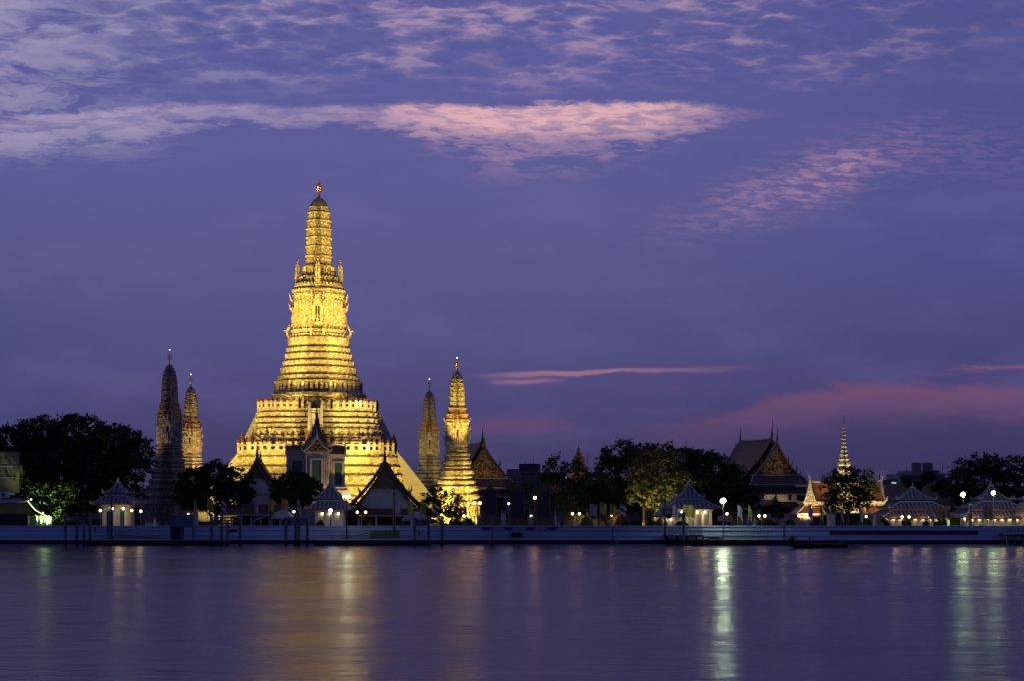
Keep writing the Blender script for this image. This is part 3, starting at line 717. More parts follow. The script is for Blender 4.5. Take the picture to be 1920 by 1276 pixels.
def tree(label, px, Y, blobs, cat='tree', leaf=.30, dens=.55, m=None, trunk=.4, rag=1.0, group=None, base=985, name='tree', lean=0, seed=None, twigs=True, multi=False):
    """blobs in photo rows/columns at the tree's own distance: (column, row, half width, half height)"""
    rng = np.random.default_rng(int(abs(px)*7+Y) if seed is None else seed); s = Y/F
    x0 = X(px, Y); r = thing(name, label, cat, (x0, Y, GZ), 0, group)
    bl = []
    for q in blobs:
        cx, cy, rx, ry = q[:4]; dep = q[4] if len(q) > 4 else 0
        bl.append((X(cx, Y)-x0, dep, Z(cy, Y)-GZ, rx*s, max(rx, ry)*s*.85, ry*s))
    pts, tips = clumps(bl, rng, dens, leaf, rag)
    crown('crown', pts, leaf, m or M_LEAF, r, rng)
    zl = min(q[2]-q[5]*.3 for q in bl); fork = max(.8, zl*.55)
    b = MB(); b.tube([(0, 0, -.3), (lean*.3, 0, fork*.5), (lean*.5, 0, fork)], [trunk*1.25, trunk, trunk*.85], 8)
    if multi: b = MB()
    for q, tp in zip(bl, tips):
        c = Vector((q[0], q[1], q[2])); a = Vector((lean*.5, 0, fork)); mid = a.lerp(c, .5)+Vector((rng.normal()*.3, rng.normal()*.3, q[5]*.15))
        if multi: a = Vector((q[0]*.06+rng.normal()*.12, rng.normal()*.15, -.2)); mid = Vector((q[0]*.45+rng.normal()*.4, q[1]*.3, q[2]*.42)); b.tube([a, a.lerp(mid, .5)+Vector((q[0]*-.08, 0, .3)), mid], [trunk*.75, trunk*.62, trunk*.5], 7)
        b.tube([a, mid, c], [trunk*.6, trunk*.38, trunk*.2], 6)
        if twigs:
            for t_ in tp:
                t_ = Vector(t_); b.tube([c.lerp(mid, .2), c.lerp(t_, .5)+Vector((0, 0, -.2)), t_], [trunk*.2, trunk*.13, .03], 4)
    b.build('trunk', M_BARK, r, smooth=True)
    return r
def topiary(label, px, Y, balls, group=None, base=None, m=None, name='topiary_tree'):
    """clipped cloud-pruned tree: dense round heads on a bent stem; balls (column,row,radius px)"""
    rng = np.random.default_rng(int(px*3+Y)); s = Y/F; x0 = X(px, Y); r = thing(name, label, 'clipped tree', (x0, Y, GZ), 0, group)
    b = MB(); first = True; root = Vector((0, 0, -.2))
    for (cx, cy, rr) in balls:
        c = Vector((X(cx, Y)-x0, rng.uniform(-.3, .3), Z(cy, Y)-GZ)); R = rr*s
        n = int(9*R*R*12/.04)
        d = rng.normal(size=(n, 3)); d /= np.linalg.norm(d, axis=1)[:, None]
        p = d*(R*rng.uniform(.86, 1.04, n))[:, None]*np.array([1, 1, .82])+np.array(c)
        crown('clipped_head', p, .13, m or M_LEAF, r, rng)
        b.tube([root, (c.x*.4, 0, c.z*.45), c], [.13, .10, .06], 6)
    b.build('trunk', M_BARK, r); return r
def bush(label, px, Y, w, py_top, m=None, leaf=.14, group=None, dome=True, name='bush'):
    rng = np.random.default_rng(int(px*5+Y)); s = Y/F; x0 = X(px, Y); r = thing(name, label, 'bush', (x0, Y, GZ), 0, group)
    h = Z(py_top, Y)-GZ; R = w*s; n = int(38*R*(R+h)/.1)
    d = rng.normal(size=(n, 3)); d[:, 2] = np.abs(d[:, 2]); d /= np.linalg.norm(d, axis=1)[:, None]
    p = d*(rng.uniform(.8, 1.05, n))[:, None]*np.array([R, R*.8, h])
    crown('foliage', p, leaf, m or M_LEAF, r, rng)
    b = MB()
    for k in range(5): b.tube([(0, 0, -.1), (math.cos(k*1.3)*R*.5, math.sin(k*1.3)*R*.4, h*.75)], [.06, .02], 4)
    b.build('stem', M_BARK, r); return r

tree('huge spreading dark tree at the left edge, domed crown darker than the dusk sky', 150, 240,
     [(15, 838, 50, 40), (80, 818, 52, 42), (150, 815, 58, 40), (215, 832, 45, 40), (258, 848, 32, 34), (40, 880, 55, 40), (110, 870, 62, 50), (185, 880, 58, 44), (240, 880, 38, 30),
      (-30, 850, 45, 45), (75, 925, 48, 34), (135, 935, 52, 34), (110, 958, 38, 24), (200, 915, 34, 30), (90, 845, 60, 50, 4), (180, 850, 60, 45, 4)],
     leaf=.30, dens=1.0, trunk=.9, rag=.95, seed=3)
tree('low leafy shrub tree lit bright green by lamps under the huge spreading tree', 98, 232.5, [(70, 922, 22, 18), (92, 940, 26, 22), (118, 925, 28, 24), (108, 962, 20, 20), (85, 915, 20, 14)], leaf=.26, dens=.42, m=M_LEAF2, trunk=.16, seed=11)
tree('round dark tree left of the white gabled hall with a low notched crown', 405, 240,
     [(365, 905, 34, 32), (405, 892, 38, 28), (440, 905, 36, 30), (385, 930, 50, 30), (440, 925, 38, 24), (350, 925, 24, 24)], leaf=.26, dens=.95, trunk=.4, seed=5)
tree('neat round dark tree standing in front of the shrine with tall windows', 555, 238,
     [(555, 905, 36, 24), (535, 918, 32, 24), (576, 917, 30, 24), (556, 930, 40, 20)], leaf=.22, dens=1.0, trunk=.3, rag=.7, seed=6)
tree('loose dark tree with golden gaps in front of the brightest slender tower', 828, 240,
     [(815, 930, 26, 20), (840, 942, 30, 22), (855, 958, 22, 18), (808, 950, 22, 22), (830, 968, 34, 16)], leaf=.24, dens=.36, trunk=.22, rag=1.2, seed=8)
tree('airy dark tree with ragged top beside the distant gilded stupa tip', 1060, 252,
     [(1040, 880, 30, 26), (1075, 890, 32, 28), (1105, 905, 32, 30), (1035, 915, 36, 30), (1080, 935, 42, 30), (1020, 940, 26, 28), (1110, 945, 32, 26)], leaf=.30, dens=.34, trunk=.35, rag=1.5, seed=9)
tree('dark tree filling the gap behind the lamp lit tree, crown level with its top', 1262, 266, [(1240, 850, 30, 22), (1275, 860, 32, 26), (1215, 868, 28, 26), (1290, 890, 32, 34), (1235, 905, 40, 40), (1205, 935, 30, 30)], leaf=.30, dens=.7, trunk=.4, rag=1.2, seed=31)
tree('low dark tree right of the airy ragged tree, under the tall dark one', 1122, 255, [(1112, 905, 22, 22), (1130, 925, 24, 24), (1105, 940, 24, 24), (1140, 950, 24, 22)], leaf=.28, dens=.6, trunk=.3, rag=1.2, seed=32)
tree('small brownish tree behind the three dark portrait frames', 982, 262, [(975, 905, 24, 18), (998, 920, 20, 18), (965, 925, 18, 16), (985, 945, 26, 20)], leaf=.28, dens=.26, m=M_LEAF3, trunk=.2, rag=1.3, seed=10)
tree('tall dark tree with a high crown left of the lamp lit tree', 1160, 262,
     [(1165, 855, 36, 30), (1145, 885, 30, 30), (1190, 875, 34, 34), (1150, 925, 38, 34), (1180, 930, 34, 32), (1200, 848, 22, 20)], leaf=.30, dens=.8, trunk=.5, rag=1.2, seed=12)
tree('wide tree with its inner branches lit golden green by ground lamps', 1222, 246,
     [(1225, 862, 36, 26), (1255, 875, 34, 30), (1200, 888, 30, 28), (1235, 902, 42, 32), (1270, 905, 28, 30), (1200, 925, 26, 24), (1262, 938, 28, 22), (1232, 935, 34, 22)], leaf=.28, dens=.34, m=M_LEAF4, trunk=.42, rag=1.4, seed=13, multi=True)
tree('dark dense tree between the lamp lit tree and the big temple hall', 1340, 258,
     [(1310, 868, 34, 26), (1345, 885, 34, 30), (1375, 905, 32, 28), (1310, 905, 40, 34), (1355, 930, 44, 34), (1395, 935, 28, 26), (1305, 945, 34, 28), (1335, 862, 22, 14)], leaf=.30, dens=.85, trunk=.5, rag=1.2, seed=14)
tree('bushy dark tree before the orange roofed gate, its gaps glinting gold', 1590, 238,
     [(1585, 888, 24, 16), (1565, 905, 26, 20), (1605, 905, 28, 22), (1590, 928, 42, 24), (1615, 940, 24, 22), (1570, 945, 24, 18)], leaf=.26, dens=.42, trunk=.28, rag=1.2, seed=15)
tree('broad black tree behind the two green street lamps at the right', 1842, 268,
     [(1845, 870, 32, 22), (1815, 880, 28, 24), (1868, 878, 26, 26), (1800, 905, 30, 24), (1850, 912, 44, 34), (1885, 905, 24, 26), (1775, 918, 18, 14), (1825, 935, 40, 20)], leaf=.30, dens=.60, trunk=.5, rag=1.2, seed=16)
tree('sparse leaved black tree at the far right edge', 1905, 264, [(1902, 872, 18, 20), (1922, 880, 22, 26), (1908, 910, 28, 30), (1925, 940, 30, 26)], leaf=.34, dens=.34, trunk=.35, rag=1.6, seed=17)
tree('thin young tree beside the gate spire', 1630, 256, [(1628, 886, 12, 12), (1622, 902, 16, 14), (1634, 915, 16, 14)], leaf=.24, dens=.35, trunk=.15, rag=1.3, seed=18)
tree('orange tinted tree crown between the huge tree and the grey tower', 252, 262, [(250, 905, 18, 16), (258, 925, 20, 18), (245, 940, 16, 14)], leaf=.24, dens=.45, m=M_LEAF3, trunk=.2, rag=.8, seed=19)
tree('dark low tree right of the central ferry pavilion', 663, 246, [(660, 945, 16, 12), (675, 955, 14, 12), (655, 962, 14, 10)], leaf=.2, dens=.5, trunk=.12, seed=20)
GT = 'clipped cloud trees behind the long pavilion'
topiary('clipped cloud tree with one high head and two lower ones, right of its pair', 1741, 252, [(1740, 893, 13), (1765, 907, 10), (1752, 914, 8), (1728, 905, 7)], GT)
topiary('clipped cloud tree with two low round heads, left of its pair', 1708, 254, [(1698, 904, 10), (1716, 911, 12), (1705, 922, 9)], GT)
topiary('large black clipped tree with huge rounded lobes behind the flags', 1140, 236, [(1130, 925, 17), (1122, 915, 14), (1147, 935, 13), (1160, 942, 13), (1116, 932, 11)])
topiary('very small clipped tree with one lit round head beside the long dark hall', 1458, 243, [(1458, 955, 6), (1452, 964, 6), (1464, 966, 6)], m=M_LEAF2)
GP = 'small clipped trees in front of the long pavilion'
for px, lab, bl in ((1657, 'tiny clipped tree with a single flat head, first from the gate', [(1657, 974, 5), (1663, 982, 6)]), (1699, 'tiny three headed clipped tree under the twin lamp of the long pavilion', [(1695, 977, 5), (1702, 973, 5), (1700, 983, 8)]),
                    (1736, 'tiny clipped tree with one wide cap head', [(1736, 981, 6)]), (1757, 'tall dark many headed clipped tree at the right end of the long pavilion', [(1764, 970, 7), (1766, 980, 8), (1756, 982, 6), (1763, 960, 5)])):
    topiary(lab, px, 229.5, bl, GP)
GB = 'low dark bushes on the promenade'
for px, w, pt, lab in ((345, 24, 962, 'wide dome shaped bush beside the blue kiosk'), (1278, 15, 976, 'low dark dome bush by the lattice landing stage'), (1378, 9, 972, 'small dark bush behind the green lit lamp post'),
                       (1437, 20, 972, 'broad dark bush under the pair of white globes by the long hall'), (1482, 12, 973, 'round dark bush in front of the gate wing wall'),
                       (1542, 12, 978, 'dark bush left of the white pedestal'), (1608, 11, 977, 'green lit low bush beneath the gate tree'), (1624, 13, 972, 'rounded bush under the single globe by the orange roof'),
                       (877, 14, 970, 'clipped bush glowing gold at the foot of the brightest tower'), (856, 15, 974, 'dark bush left of the glowing clipped bush'), (694, 6, 974, 'small green bush beside the utility pole'), (1100, 13, 968, 'green hedge bush behind the twin lamps'),
                       (1192, 14, 974, 'dark bush left of the yellow picture frame'), (1222, 12, 976, 'gold lit bush in front of the yellow picture frame'), (1008, 14, 966, 'leafy dark bush right of the third dark portrait frame')):
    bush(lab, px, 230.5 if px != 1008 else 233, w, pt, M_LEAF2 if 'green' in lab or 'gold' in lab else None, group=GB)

# ------------------------------------------------------------------ pavilions with ribbed hip roofs
def hip_layer(parent, name, w0, d0, z0, w1, d1, z1, ribs=.66, curl=.35, ridge=True):
    """one concave hipped layer from an eave rectangle to an upper rectangle; mortar ribs are its sub-part"""
    def P(t): # t 0 eave .. 1 top
        k = t**1.5*.55+t*.45
        return (w0+(w1-w0)*t, d0+(d1-d0)*t, z0+(z1-z0)*k)
    b = MB(); T = [0, .3, .6, 1]
    rs = []
    for t in T:
        w, d, z = P(t); rs.append([(-w/2, -d/2, z), (w/2, -d/2, z), (w/2, d/2, z), (-w/2, d/2, z)])
    b.rings(rs); o = b.build(name, M_ROOFP, parent)
    r = MB()
    def rib(fa):   # fa(t)->point
        r.tube([Vector(fa(t))+Vector((0, 0, .05)) for t in T], .10, 4, False)
    for sgn in (-1, 1):
        n = int(w0/ribs)
        for i in range(1, n):
            u = -w0/2+w0*i/n
            tmax = min(1.0, (w0/2-abs(u))/max(.01, (w0-w1)/2)); 
            if tmax < .12: continue
            r.tube([(u*.999, sgn*P(t*tmax)[1]/2, P(t*tmax)[2]+.05) for t in T], .10, 4, False)
        n = int(d0/ribs)
        for i in range(1, n):
            u = -d0/2+d0*i/n
            tmax = min(1.0, (d0/2-abs(u))/max(.01, (d0-d1)/2))
            if tmax < .12: continue
            r.tube([(sgn*P(t*tmax)[0]/2, u, P(t*tmax)[2]+.05) for t in T], .10, 4, False)
        for s2 in (-1, 1):
            pts = [(sgn*P(t)[0]/2, s2*P(t)[1]/2, P(t)[2]+.10) for t in T]
            pts = [(sgn*(w0/2+.25), s2*(d0/2+.25), z0+curl)]+pts
            r.tube(pts, [.08, .13, .11, .11, .11], 5)
            r.box((sgn*(w0/2+.18), s2*(d0/2+.18), z0+curl*.9), (.26, .26, .5), 0, .5)
    if ridge:
        for sgn in (-1, 1):
            r.box((0, sgn*d1/2, z1+.08), (w1+.2, .24, .26)); 
    r.build('ribs', M_RIB, o)
    f = MB()
    for sgn in (-1, 1):
        f.box((0, sgn*d0/2, z0-.10), (w0+.1, .12, .16)); f.box((sgn*w0/2, 0, z0-.10), (.12, d0-.1, .16))
    f.build('eave_board', M_RED, o)
    return o
def gablet(parent, w, d, z0, h):
    """hip-and-gable top with a ridge across"""
    b = MB(); wr = w*.10; T = ((0, 1.0, 1.0, 0), (.3, .70, .68, .20), (.65, .36, .33, .55), (1, .10, .02, 1))
    b.rings([[(sx*w/2*a, sy*d/2*c, z0+h*k) for sx, sy in ((-1, -1), (1, -1), (1, 1), (-1, 1))] for _, a, c, k in T])
    o = b.build('top_roof', M_ROOFP, parent); r = MB(); n = int(w/.70)
    for sgn in (-1, 1):
        for i in range(1, n):
            u = -w/2+w*i/n; pts = [(u, sgn*d/2, z0+.05)]
            for (_, a, c, k), (_, a2, c2, k2) in zip(T[:-1], T[1:]):
                if abs(u) <= w/2*a2: pts.append((u, sgn*d/2*c2, z0+h*k2+.05))
                else:
                    f_ = (a-abs(u)/(w/2))/(a-a2); pts.append((u, sgn*d/2*(c+(c2-c)*f_), z0+h*(k+(k2-k)*f_)+.05)); break
            if len(pts) > 1: r.tube(pts, .10, 4, False)
        for s2 in (-1, 1):
            r.tube([(sgn*(w/2+.25), s2*(d/2+.2), z0+.45)]+[(sgn*w/2*a, s2*d/2*c, z0+h*k+.08) for _, a, c, k in T], [.08, .13, .11, .11, .10], 5)
            r.box((sgn*(w/2+.2), s2*(d/2+.15), z0+.4), (.28, .28, .6), 0, .5)
    r.box((0, 0, z0+h+.1), (wr+.3, .26, .3)).lathe([(0, .22), (.25, .14), (.35, .22), (.8, .03)], (0, 0, z0+h+.2), 6)
    r.build('ribs', M_RIB, o)
    return o
def pavilion(label, px, Y, w, d, py_eave, layers, cols, top, group='river pavilions with ribbed grey roofs', rot=0.0, lamps=True, shutters=False, name='river_pavilion', wallm=None):
    """layers: (width, depth, row of eave, row of top, upper width, upper depth)"""
    r = thing(name, label, 'pavilion', (X(px, Y), Y, GZ), rot, group)
    h = Z(py_eave, Y)-GZ
    MB().bb(-w/2, w/2, -d/2, d/2, 0, .35).build('plinth', M_CONC, r)
    n = cols
    c0 = MB().box((0, 0, .12), (.62, .62, .24)).box((0, 0, h/2), (.44, .44, h)).box((0, 0, h-.15), (.6, .6, .2)).build('column', M_COLW, r, loc=(-w/2+.6, -d/2+.5, .35)); first = True
    cpos = []
    for i in range(n):
        for s in (-1, 1): cpos.append((-w/2+.6+(w-1.2)*i/(n-1), s*(d/2-.5)))
    cpos += [(-w/2+.6, 0), (w/2-.6, 0)]
    for (x, y) in cpos:
        if first: c0.location = (x, y, 0); first = False; continue
        c = c0.copy(); COL.objects.link(c); c.location = (x, y, 0)
    MB().bb(-w/2+.3, w/2-.3, -.15, .15, .35, h*.92).build('inner_wall', wallm or M_COLW, r)
    for sg in (-1, 1): MB().bb(-w/2+.2, w/2-.2, sg*(d/2-.45)-.17, sg*(d/2-.45)+.17, h-.42, h-.02).build('beam', M_COLW, r)
    if shutters:
        b = MB()
        for i in range(n-1):
            x = -w/2+.6+(w-1.2)*(i+.5)/(n-1); ww = (w-1.2)/(n-1)-.7
            b.box((x, -.17, h*.40+.2), (ww, .04, h*.78))
        b.build('shutter', M_GLASSG, r)
    for k, (lw, ld, pe, pt, uw, ud) in enumerate(layers):
        uw, ud = uw*.86, ud*.80
        hip_layer(r, ('lower_roof', 'middle_roof', 'high_roof')[k], lw, ld, Z(pe, Y)-GZ, uw, ud, Z(pt, Y)-GZ)
        if k+1 < len(layers) or top:
            nz_ = Z(layers[k+1][2] if k+1 < len(layers) else top[2], Y)-GZ; zt = Z(pt, Y)-GZ
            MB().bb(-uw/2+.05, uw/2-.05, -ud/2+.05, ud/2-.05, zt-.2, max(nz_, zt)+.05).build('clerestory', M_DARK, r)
    if top: gablet(r, top[0], top[1], Z(top[2], Y)-GZ, (top[2]-top[3])*Y/F)
    if lamps:
        for i in range(0, n-1):
            x = -w/2+.6+(w-1.2)*(i+.5)/(n-1)
            if lamps is True or i in lamps:
                MB().box((x, -.34, h*.84), (.18, .16, .22)).build('wall_lamp', E_INT, r)
    return r
s = lambda px, Y: px*Y/F
YP = 238.0
pavilion('pavilion with the longest lower roof, immediately left of the lone green lamp', 1711, YP, s(122, YP), 8.0, 967, [(s(140, YP), 10.5, 967, 955, s(112, YP), 7.6), (s(108, YP), 7.2, 952, 940, s(70, YP), 4.6)], 9, (s(70, YP), 4.4, 936, 914))
pavilion('pavilion below the second green lamp with a row of glowing wall lamps', 1858, YP+2, s(126, YP), 8.0, 967, [(s(142, YP), 10.5, 967, 955, s(112, YP), 7.6), (s(104, YP), 7.2, 952, 939, s(60, YP), 4.6)], 9, (s(56, YP), 4.4, 936, 910))
pavilion('pavilion cut off by the right edge of the picture', 1952, YP-3, s(84, YP), 8.0, 967, [(s(96, YP), 10.5, 967, 955, s(86, YP), 7.6), (s(84, YP), 7.2, 952, 939, s(50, YP), 4.6)], 6, (s(76, YP), 4.4, 936, 916))
pavilion('tall white columned pavilion behind the lattice railed landing stage', 1292, YP-2, s(84, YP), 6.5, 952, [(s(108, YP), 9.0, 951, 935, s(54, YP), 4.8)], 6, (s(46, YP), 4.2, 932, 908))
pavilion('low grey roofed porch adjoining the lattice landing pavilion', 1252, YP-5, s(34, YP), 4.5, 967, [(s(50, YP), 6.0, 966, 952, s(26, YP), 2.0)], 3, None, group=None, name='porch_pavilion')
pavilion('central ferry pavilion with two tier roof below the shrine', 620, YP-2, s(58, YP), 5.5, 955, [(s(78, YP), 7.5, 953, 938, s(48, YP), 4.8)], 4, (s(52, YP), 4.6, 934, 906))
pavilion('small lit pavilion with green shutters and red eaves beside the huge dark tree', 222, YP-4, s(54, YP), 5.0, 945, [(s(76, YP), 7.0, 943, 928, s(40, YP), 4.2)], 3, (s(40, YP), 4.0, 924, 904), shutters=True)
# warm light under the eaves of the pavilions
for px, Y, z, p in ((222, 229.5, 4.9, 70), (262, 231, 4.6, 50), (1290, 231.5, 5.2, 90), (1320, 232.0, 4.4, 60), (1256, 230.5, 4.2, 40), (628, 230.5, 4.2, 26), (1680, 231.9, 4.2, 40), (1735, 231.9, 4.2, 40), (1830, 233.8, 4.4, 70), (1880, 233.8, 4.4, 70), (1912, 231.0, 4.4, 45)):
    point('eave_light', (X(px, Y), Y, z), p, (1.0, .74, .38), .3)

# ------------------------------------------------------------------ gabled temple halls
def hall(label, px, Y, hw, py_eave, py_apex, length, rot, name='temple_hall', roofm=None, wall=None, tiers=1, skirts=(), pediment=True, horn=1.0, white_gable=False, body=True, cat='temple hall', body_in=.82, ped_row=None):
    """gable end towards the viewer (local -y). hw half width in metres; skirts: (row top, row bottom, extra half width)"""
    r = thing(name, label, cat, (X(px, Y), Y, GZ), rot); roofm = roofm or M_ROOFD
    ze, za = Z(py_eave, Y)-GZ, Z(py_apex, Y)-GZ; H = za-ze
    def section(k=1.0, dz=0.0, th=.28):
        o = [(-hw*k, ze+dz), (-hw*k*.62, ze+H*.30+dz), (-hw*k*.30, ze+H*.62+dz), (0, za+dz)]
        return o
    def roof(y0, y1, k, dz, nm):
        o = section(k, dz); up = o+[(-x, z) for x, z in reversed(o[:-1])]
        dn = [(x, z-.38) for x, z in up]
        b = MB(); b.rings([[(x, y0, z) for x, z in up+dn[::-1]], [(x, y1, z) for x, z in up+dn[::-1]]])
        ro = b.build(nm, roofm, r)
        rd = MB(); L = y1-y0
        rd.tube([(0, y0, za+dz+.55), (0, y0+L*.06, za+dz+.22), (0, y0+L*.5, za+dz+.05), (0, y1-L*.06, za+dz+.22), (0, y1, za+dz+.55)], .20, 5)
        for sg in (-1, 1):
            rd.tube([(sg*abs(x), y1-.3, z+.12) for x, z in o], .12, 4); rd.tube([(sg*abs(o[0][0]), y0+.2, o[0][1]+.05), (sg*abs(o[0][0]), y1-.2, o[0][1]+.05)], .12, 4)
            rd.tube([(sg*abs(x), y0+.35, z+.12) for x, z in o], .13, 4)
        rd.build('ridge_plaster', M_RIDGE, ro)
        return o
    def barge(y, k, dz, sc, nm='bargeboard'):
        o = section(k, dz); b = MB()
        for sg in (-1, 1):
            p = [(sg*abs(x), y, z+.10) for x, z in o]
            p2 = []
            for a, c in zip(p[:-1], p[1:]):
                for i in range(4): t_ = i/4; p2.append(tuple(a[j]+(c[j]-a[j])*t_ for j in range(3)))
            p2.append(p[-1]); b.tube(p2, .22*sc, 5)
            for i, q in enumerate(p2[1:-1]):       # flame teeth along the board
                b.add([(q[0]-.16, y, q[2]+.1), (q[0]+.16, y, q[2]+.1), (q[0]+sg*.06, y, q[2]+.62*sc), (q[0], y+.12, q[2]+.2)], [(0, 1, 2), (1, 3, 2), (3, 0, 2)])
            for (x, z) in (o[0], o[1]):            # upturned ends
                x = sg*abs(x); b.tube([(x, y, z), (x+sg*.5*sc, y, z+.05), (x+sg*.85*sc, y, z+.5*sc), (x+sg*.75*sc, y, z+1.5*sc)], [.22*sc, .22*sc, .15*sc, .03], 5)
        o_ = b.build(nm, M_BARGE, r)
        c = MB(); z = za+dz
        c.tube([(0, y+.1, z), (0, y-.25*sc, z+.9*sc*horn), (0, y-.05, z+1.7*sc*horn), (0, y-.5*sc, z+2.5*sc*horn), (0, y-.35*sc, z+3.6*sc*horn)], [.30*sc, .30*sc, .14*sc, .10*sc, .03], 5)
        c.build('gable_horn', M_BARGE, o_)
    L = length
    if tiers == 1: roof(0, L, 1, 0, 'roof'); barge(0, 1, 0, 1)
    else:
        roof(0, L, .93, -.85, 'lower_roof'); roof(2.2, L-2.2, 1.0, .0, 'main_roof'); barge(0, .93, -.85, .85); barge(2.2, 1.0, 0, 1); 
    barge(L-.02 if tiers == 1 else L-2.2, 1, 0, .8)
    k, dz = (1, 0) if tiers == 1 else (.93, -.85)
    o = section(k*.975, dz-.22)
    if pediment or white_gable:
        tri = [(x, max(z, ze+dz)) for x, z in o]; tri += [(-x, z) for x, z in reversed(o[:-1])]
        MB().prism(tri, L-.7, L-.4).build('rear_gable', M_WHITE, r)
        b = MB(); b.prism(tri, .35, .6); p_ = b.build('pediment', M_WHITE if white_gable else M_GOLDP, r)
        if white_gable:
            zt_ = max(z for x, z in tri); t2 = [(x*.50, zt_-(zt_-z)*.50) for x, z in tri]; MB().prism(t2, .22, .345).build('carved_panel', M_BARGE, p_)
        else:
            t2 = [(x*.45, ze+dz+.1+(z-(ze+dz))*.5) for x, z in tri]; MB().prism(t2, .20, .345).build('carved_panel', M_GOLDP, p_)
    for (pt, pb, ex0, ex1) in skirts:
        zt, zb = Z(pt, Y)-GZ, Z(pb, Y)-GZ
        b = MB(); w0, w1 = hw+ex0, hw+ex1
        b.rings([[(-w1, -ex1*.8-.3, zb), (w1, -ex1*.8-.3, zb), (w1, L+.5, zb), (-w1, L+.5, zb)], [(-w0, .1-ex0*.5, zt), (w0, .1-ex0*.5, zt), (w0, L, zt), (-w0, L, zt)]])
        so = b.build('skirt_roof', roofm, r); e = MB(); yb = -ex1*.8-.3
        e.box((0, yb, zb+.04), (2*w1+.1, .2, .22)); e.box((0, .05-ex0*.5, zt+.05), (2*w0, .2, .2))
        for sg in (-1, 1): e.tube([(sg*w1, yb, zb+.1), (sg*w0, .1-ex0*.5, zt+.1)], .13, 4); e.box((sg*w1, (L+yb)/2, zb+.04), (.2, L-yb-.2, .22))
        e.build('ridge_plaster', M_RIDGE, so)
    if body:
        bw = hw*body_in; zt = ze+dz+.05
        MB().bb(-bw, bw, .7, L-.7, -.3, zt).build('wall', wall or M_WHITE, r)
    return r
# white gabled halls near the river
h1 = hall('narrow white gabled hall left of the neat round tree, flat dark lean-to roof below', 481, 262, 3.9, 914, 858, 14, .12, white_gable=True, skirts=((945, 964, 1.6, 3.4),), horn=.9, tiers=2, body_in=.95)
h2 = hall('broad white gabled hall with steep dark roofs right of the central ferry pavilion', 722, 254, 6.6, 948, 862, 18, .10, white_gable=True, skirts=((952, 966, 1.0, 2.4),), horn=.9, tiers=2, body_in=1.0)
for h_, Y, hw in ((h1, 262, 3.6), (h2, 254, 6.4)):
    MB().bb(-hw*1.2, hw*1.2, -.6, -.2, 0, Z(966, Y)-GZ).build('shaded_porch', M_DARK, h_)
    b0 = None
    for i in range(6):
        x = -hw*1.25+hw*2.5*i/5
        if b0 is None: b0 = MB().box((0, 0, (Z(966, Y)-GZ)/2), (.4, .4, Z(966, Y)-GZ)).build('column', M_COLW, h_, loc=(x, -1.6, 0))
        else: c_ = b0.copy(); COL.objects.link(c_); c_.location = (x, -1.6, 0)
hall('gable hall with gilded triangular pediment behind the brightest slender tower', 908, 303, 5.2, 890, 828, 20, .22, skirts=((896, 914, .3, 2.2), (917, 930, 2.0, 3.0)), tiers=2, horn=1.0, wall=M_ROOFD)
ub = hall('largest temple hall with long dark red roof and gilded pediment behind the dark trees', 1457, 300, 5.6, 882, 822, 18, .36, name='ordination_hall', skirts=((890, 908, .3, 2.2), (912, 926, 2.0, 3.4)), tiers=2, horn=1.25, wall=M_WHITE, body_in=.9)
hall('low dark blue roofed hall in front of the largest temple hall', 1452, 262, 7.0, 962, 938, 12, .05, name='cloister_hall', horn=.25, pediment=False, roofm=M_ROOFP)
# patterned wall panels under the big hall's eaves
b = thing('cloister_wall', 'pale patterned wall strip with openings below the big hall eaves', 'wall', (X(1460, 272), 272, GZ))
zt, zb = Z(926, 272)-GZ, Z(937, 272)-GZ
M_PATT = mat('patterned_tile_wall', (.62, .54, .30), .6, (.30, .24, .10), 3.2, .2, contrast=(.46, .54))
for x0, x1 in ((-27, -7), (-3, 18), (25, 34)): MB().bb(s(x0, 272), s(x1, 272), 0, .4, zb, zt).build('patterned_panel', M_PATT, b)
MB().bb(s(-32, 272), s(40, 272), .5, .9, 0, zt).build('rear_wall', M_DARK, b)
MB().bb(s(-32, 272), s(40, 272), -.3, .45, zb-.25, zb-.005).build('ledge', M_RIDGE, b)
point('eave_light', (X(1447, 270), 269.5, GZ+zb+.5), 60, (1, .8, .4), .3); point('eave_light', (X(1467, 270), 269.5, GZ+zb+.5), 60, (1, .8, .4), .3)

# ------------------------------------------------------------------ orange roofed gate with crown spire
YG = 258.0
g = thing('temple_gate', 'ornate temple gate with orange tiled wings and a tall pale tiered crown spire', 'temple gate', (X(1582, YG), YG, GZ))
def gz(py): return Z(py, YG)-GZ
def gx(px): return (px-1582)*YG/F
b = MB(); cpr = []
tiers_ = [(905, 16), (895, 14), (884, 12.5), (872, 10.5), (862, 8.2), (853, 6.6), (845, 5.2), (838, 4.2), (830, 3.4), (823, 2.9), (816, 2.4), (809, 1.9), (802, 1.3), (796, .9), (780, .35)]
for (p0, w0), (p1, w1) in zip(tiers_[:-1], tiers_[1:]):
    z0, z1 = gz(p0), gz(p1); a = w0*YG/F; c_ = w1*YG/F
    cpr += [(z0, a), (z0+(z1-z0)*.18, a+.12), (z0+(z1-z0)*.3, a+.10), (z0+(z1-z0)*.45, (a+c_)/2-.02), (z1-.01, c_-.02)]
    if w0 > 4: dress(b, P_SPIRE, a+.08, z0+.1, T_LEAF, .45, (.36, .2, (z1-z0)*.55))
b.loft(P_SPIRE, cpr); b.build('crown_spire', mat('pale_mosaic', (.62, .56, .40), .5, (.20, .17, .10), 3, .6, contrast=(.42, .58)), g)
MB().lathe([(0, .06), (1.4, .05), (1.45, .14), (1.6, .1), (2.0, .02)], (0, 0, gz(796)), 6).build('needle', M_GILT, g)
M_GATE = MATS['pale_mosaic']
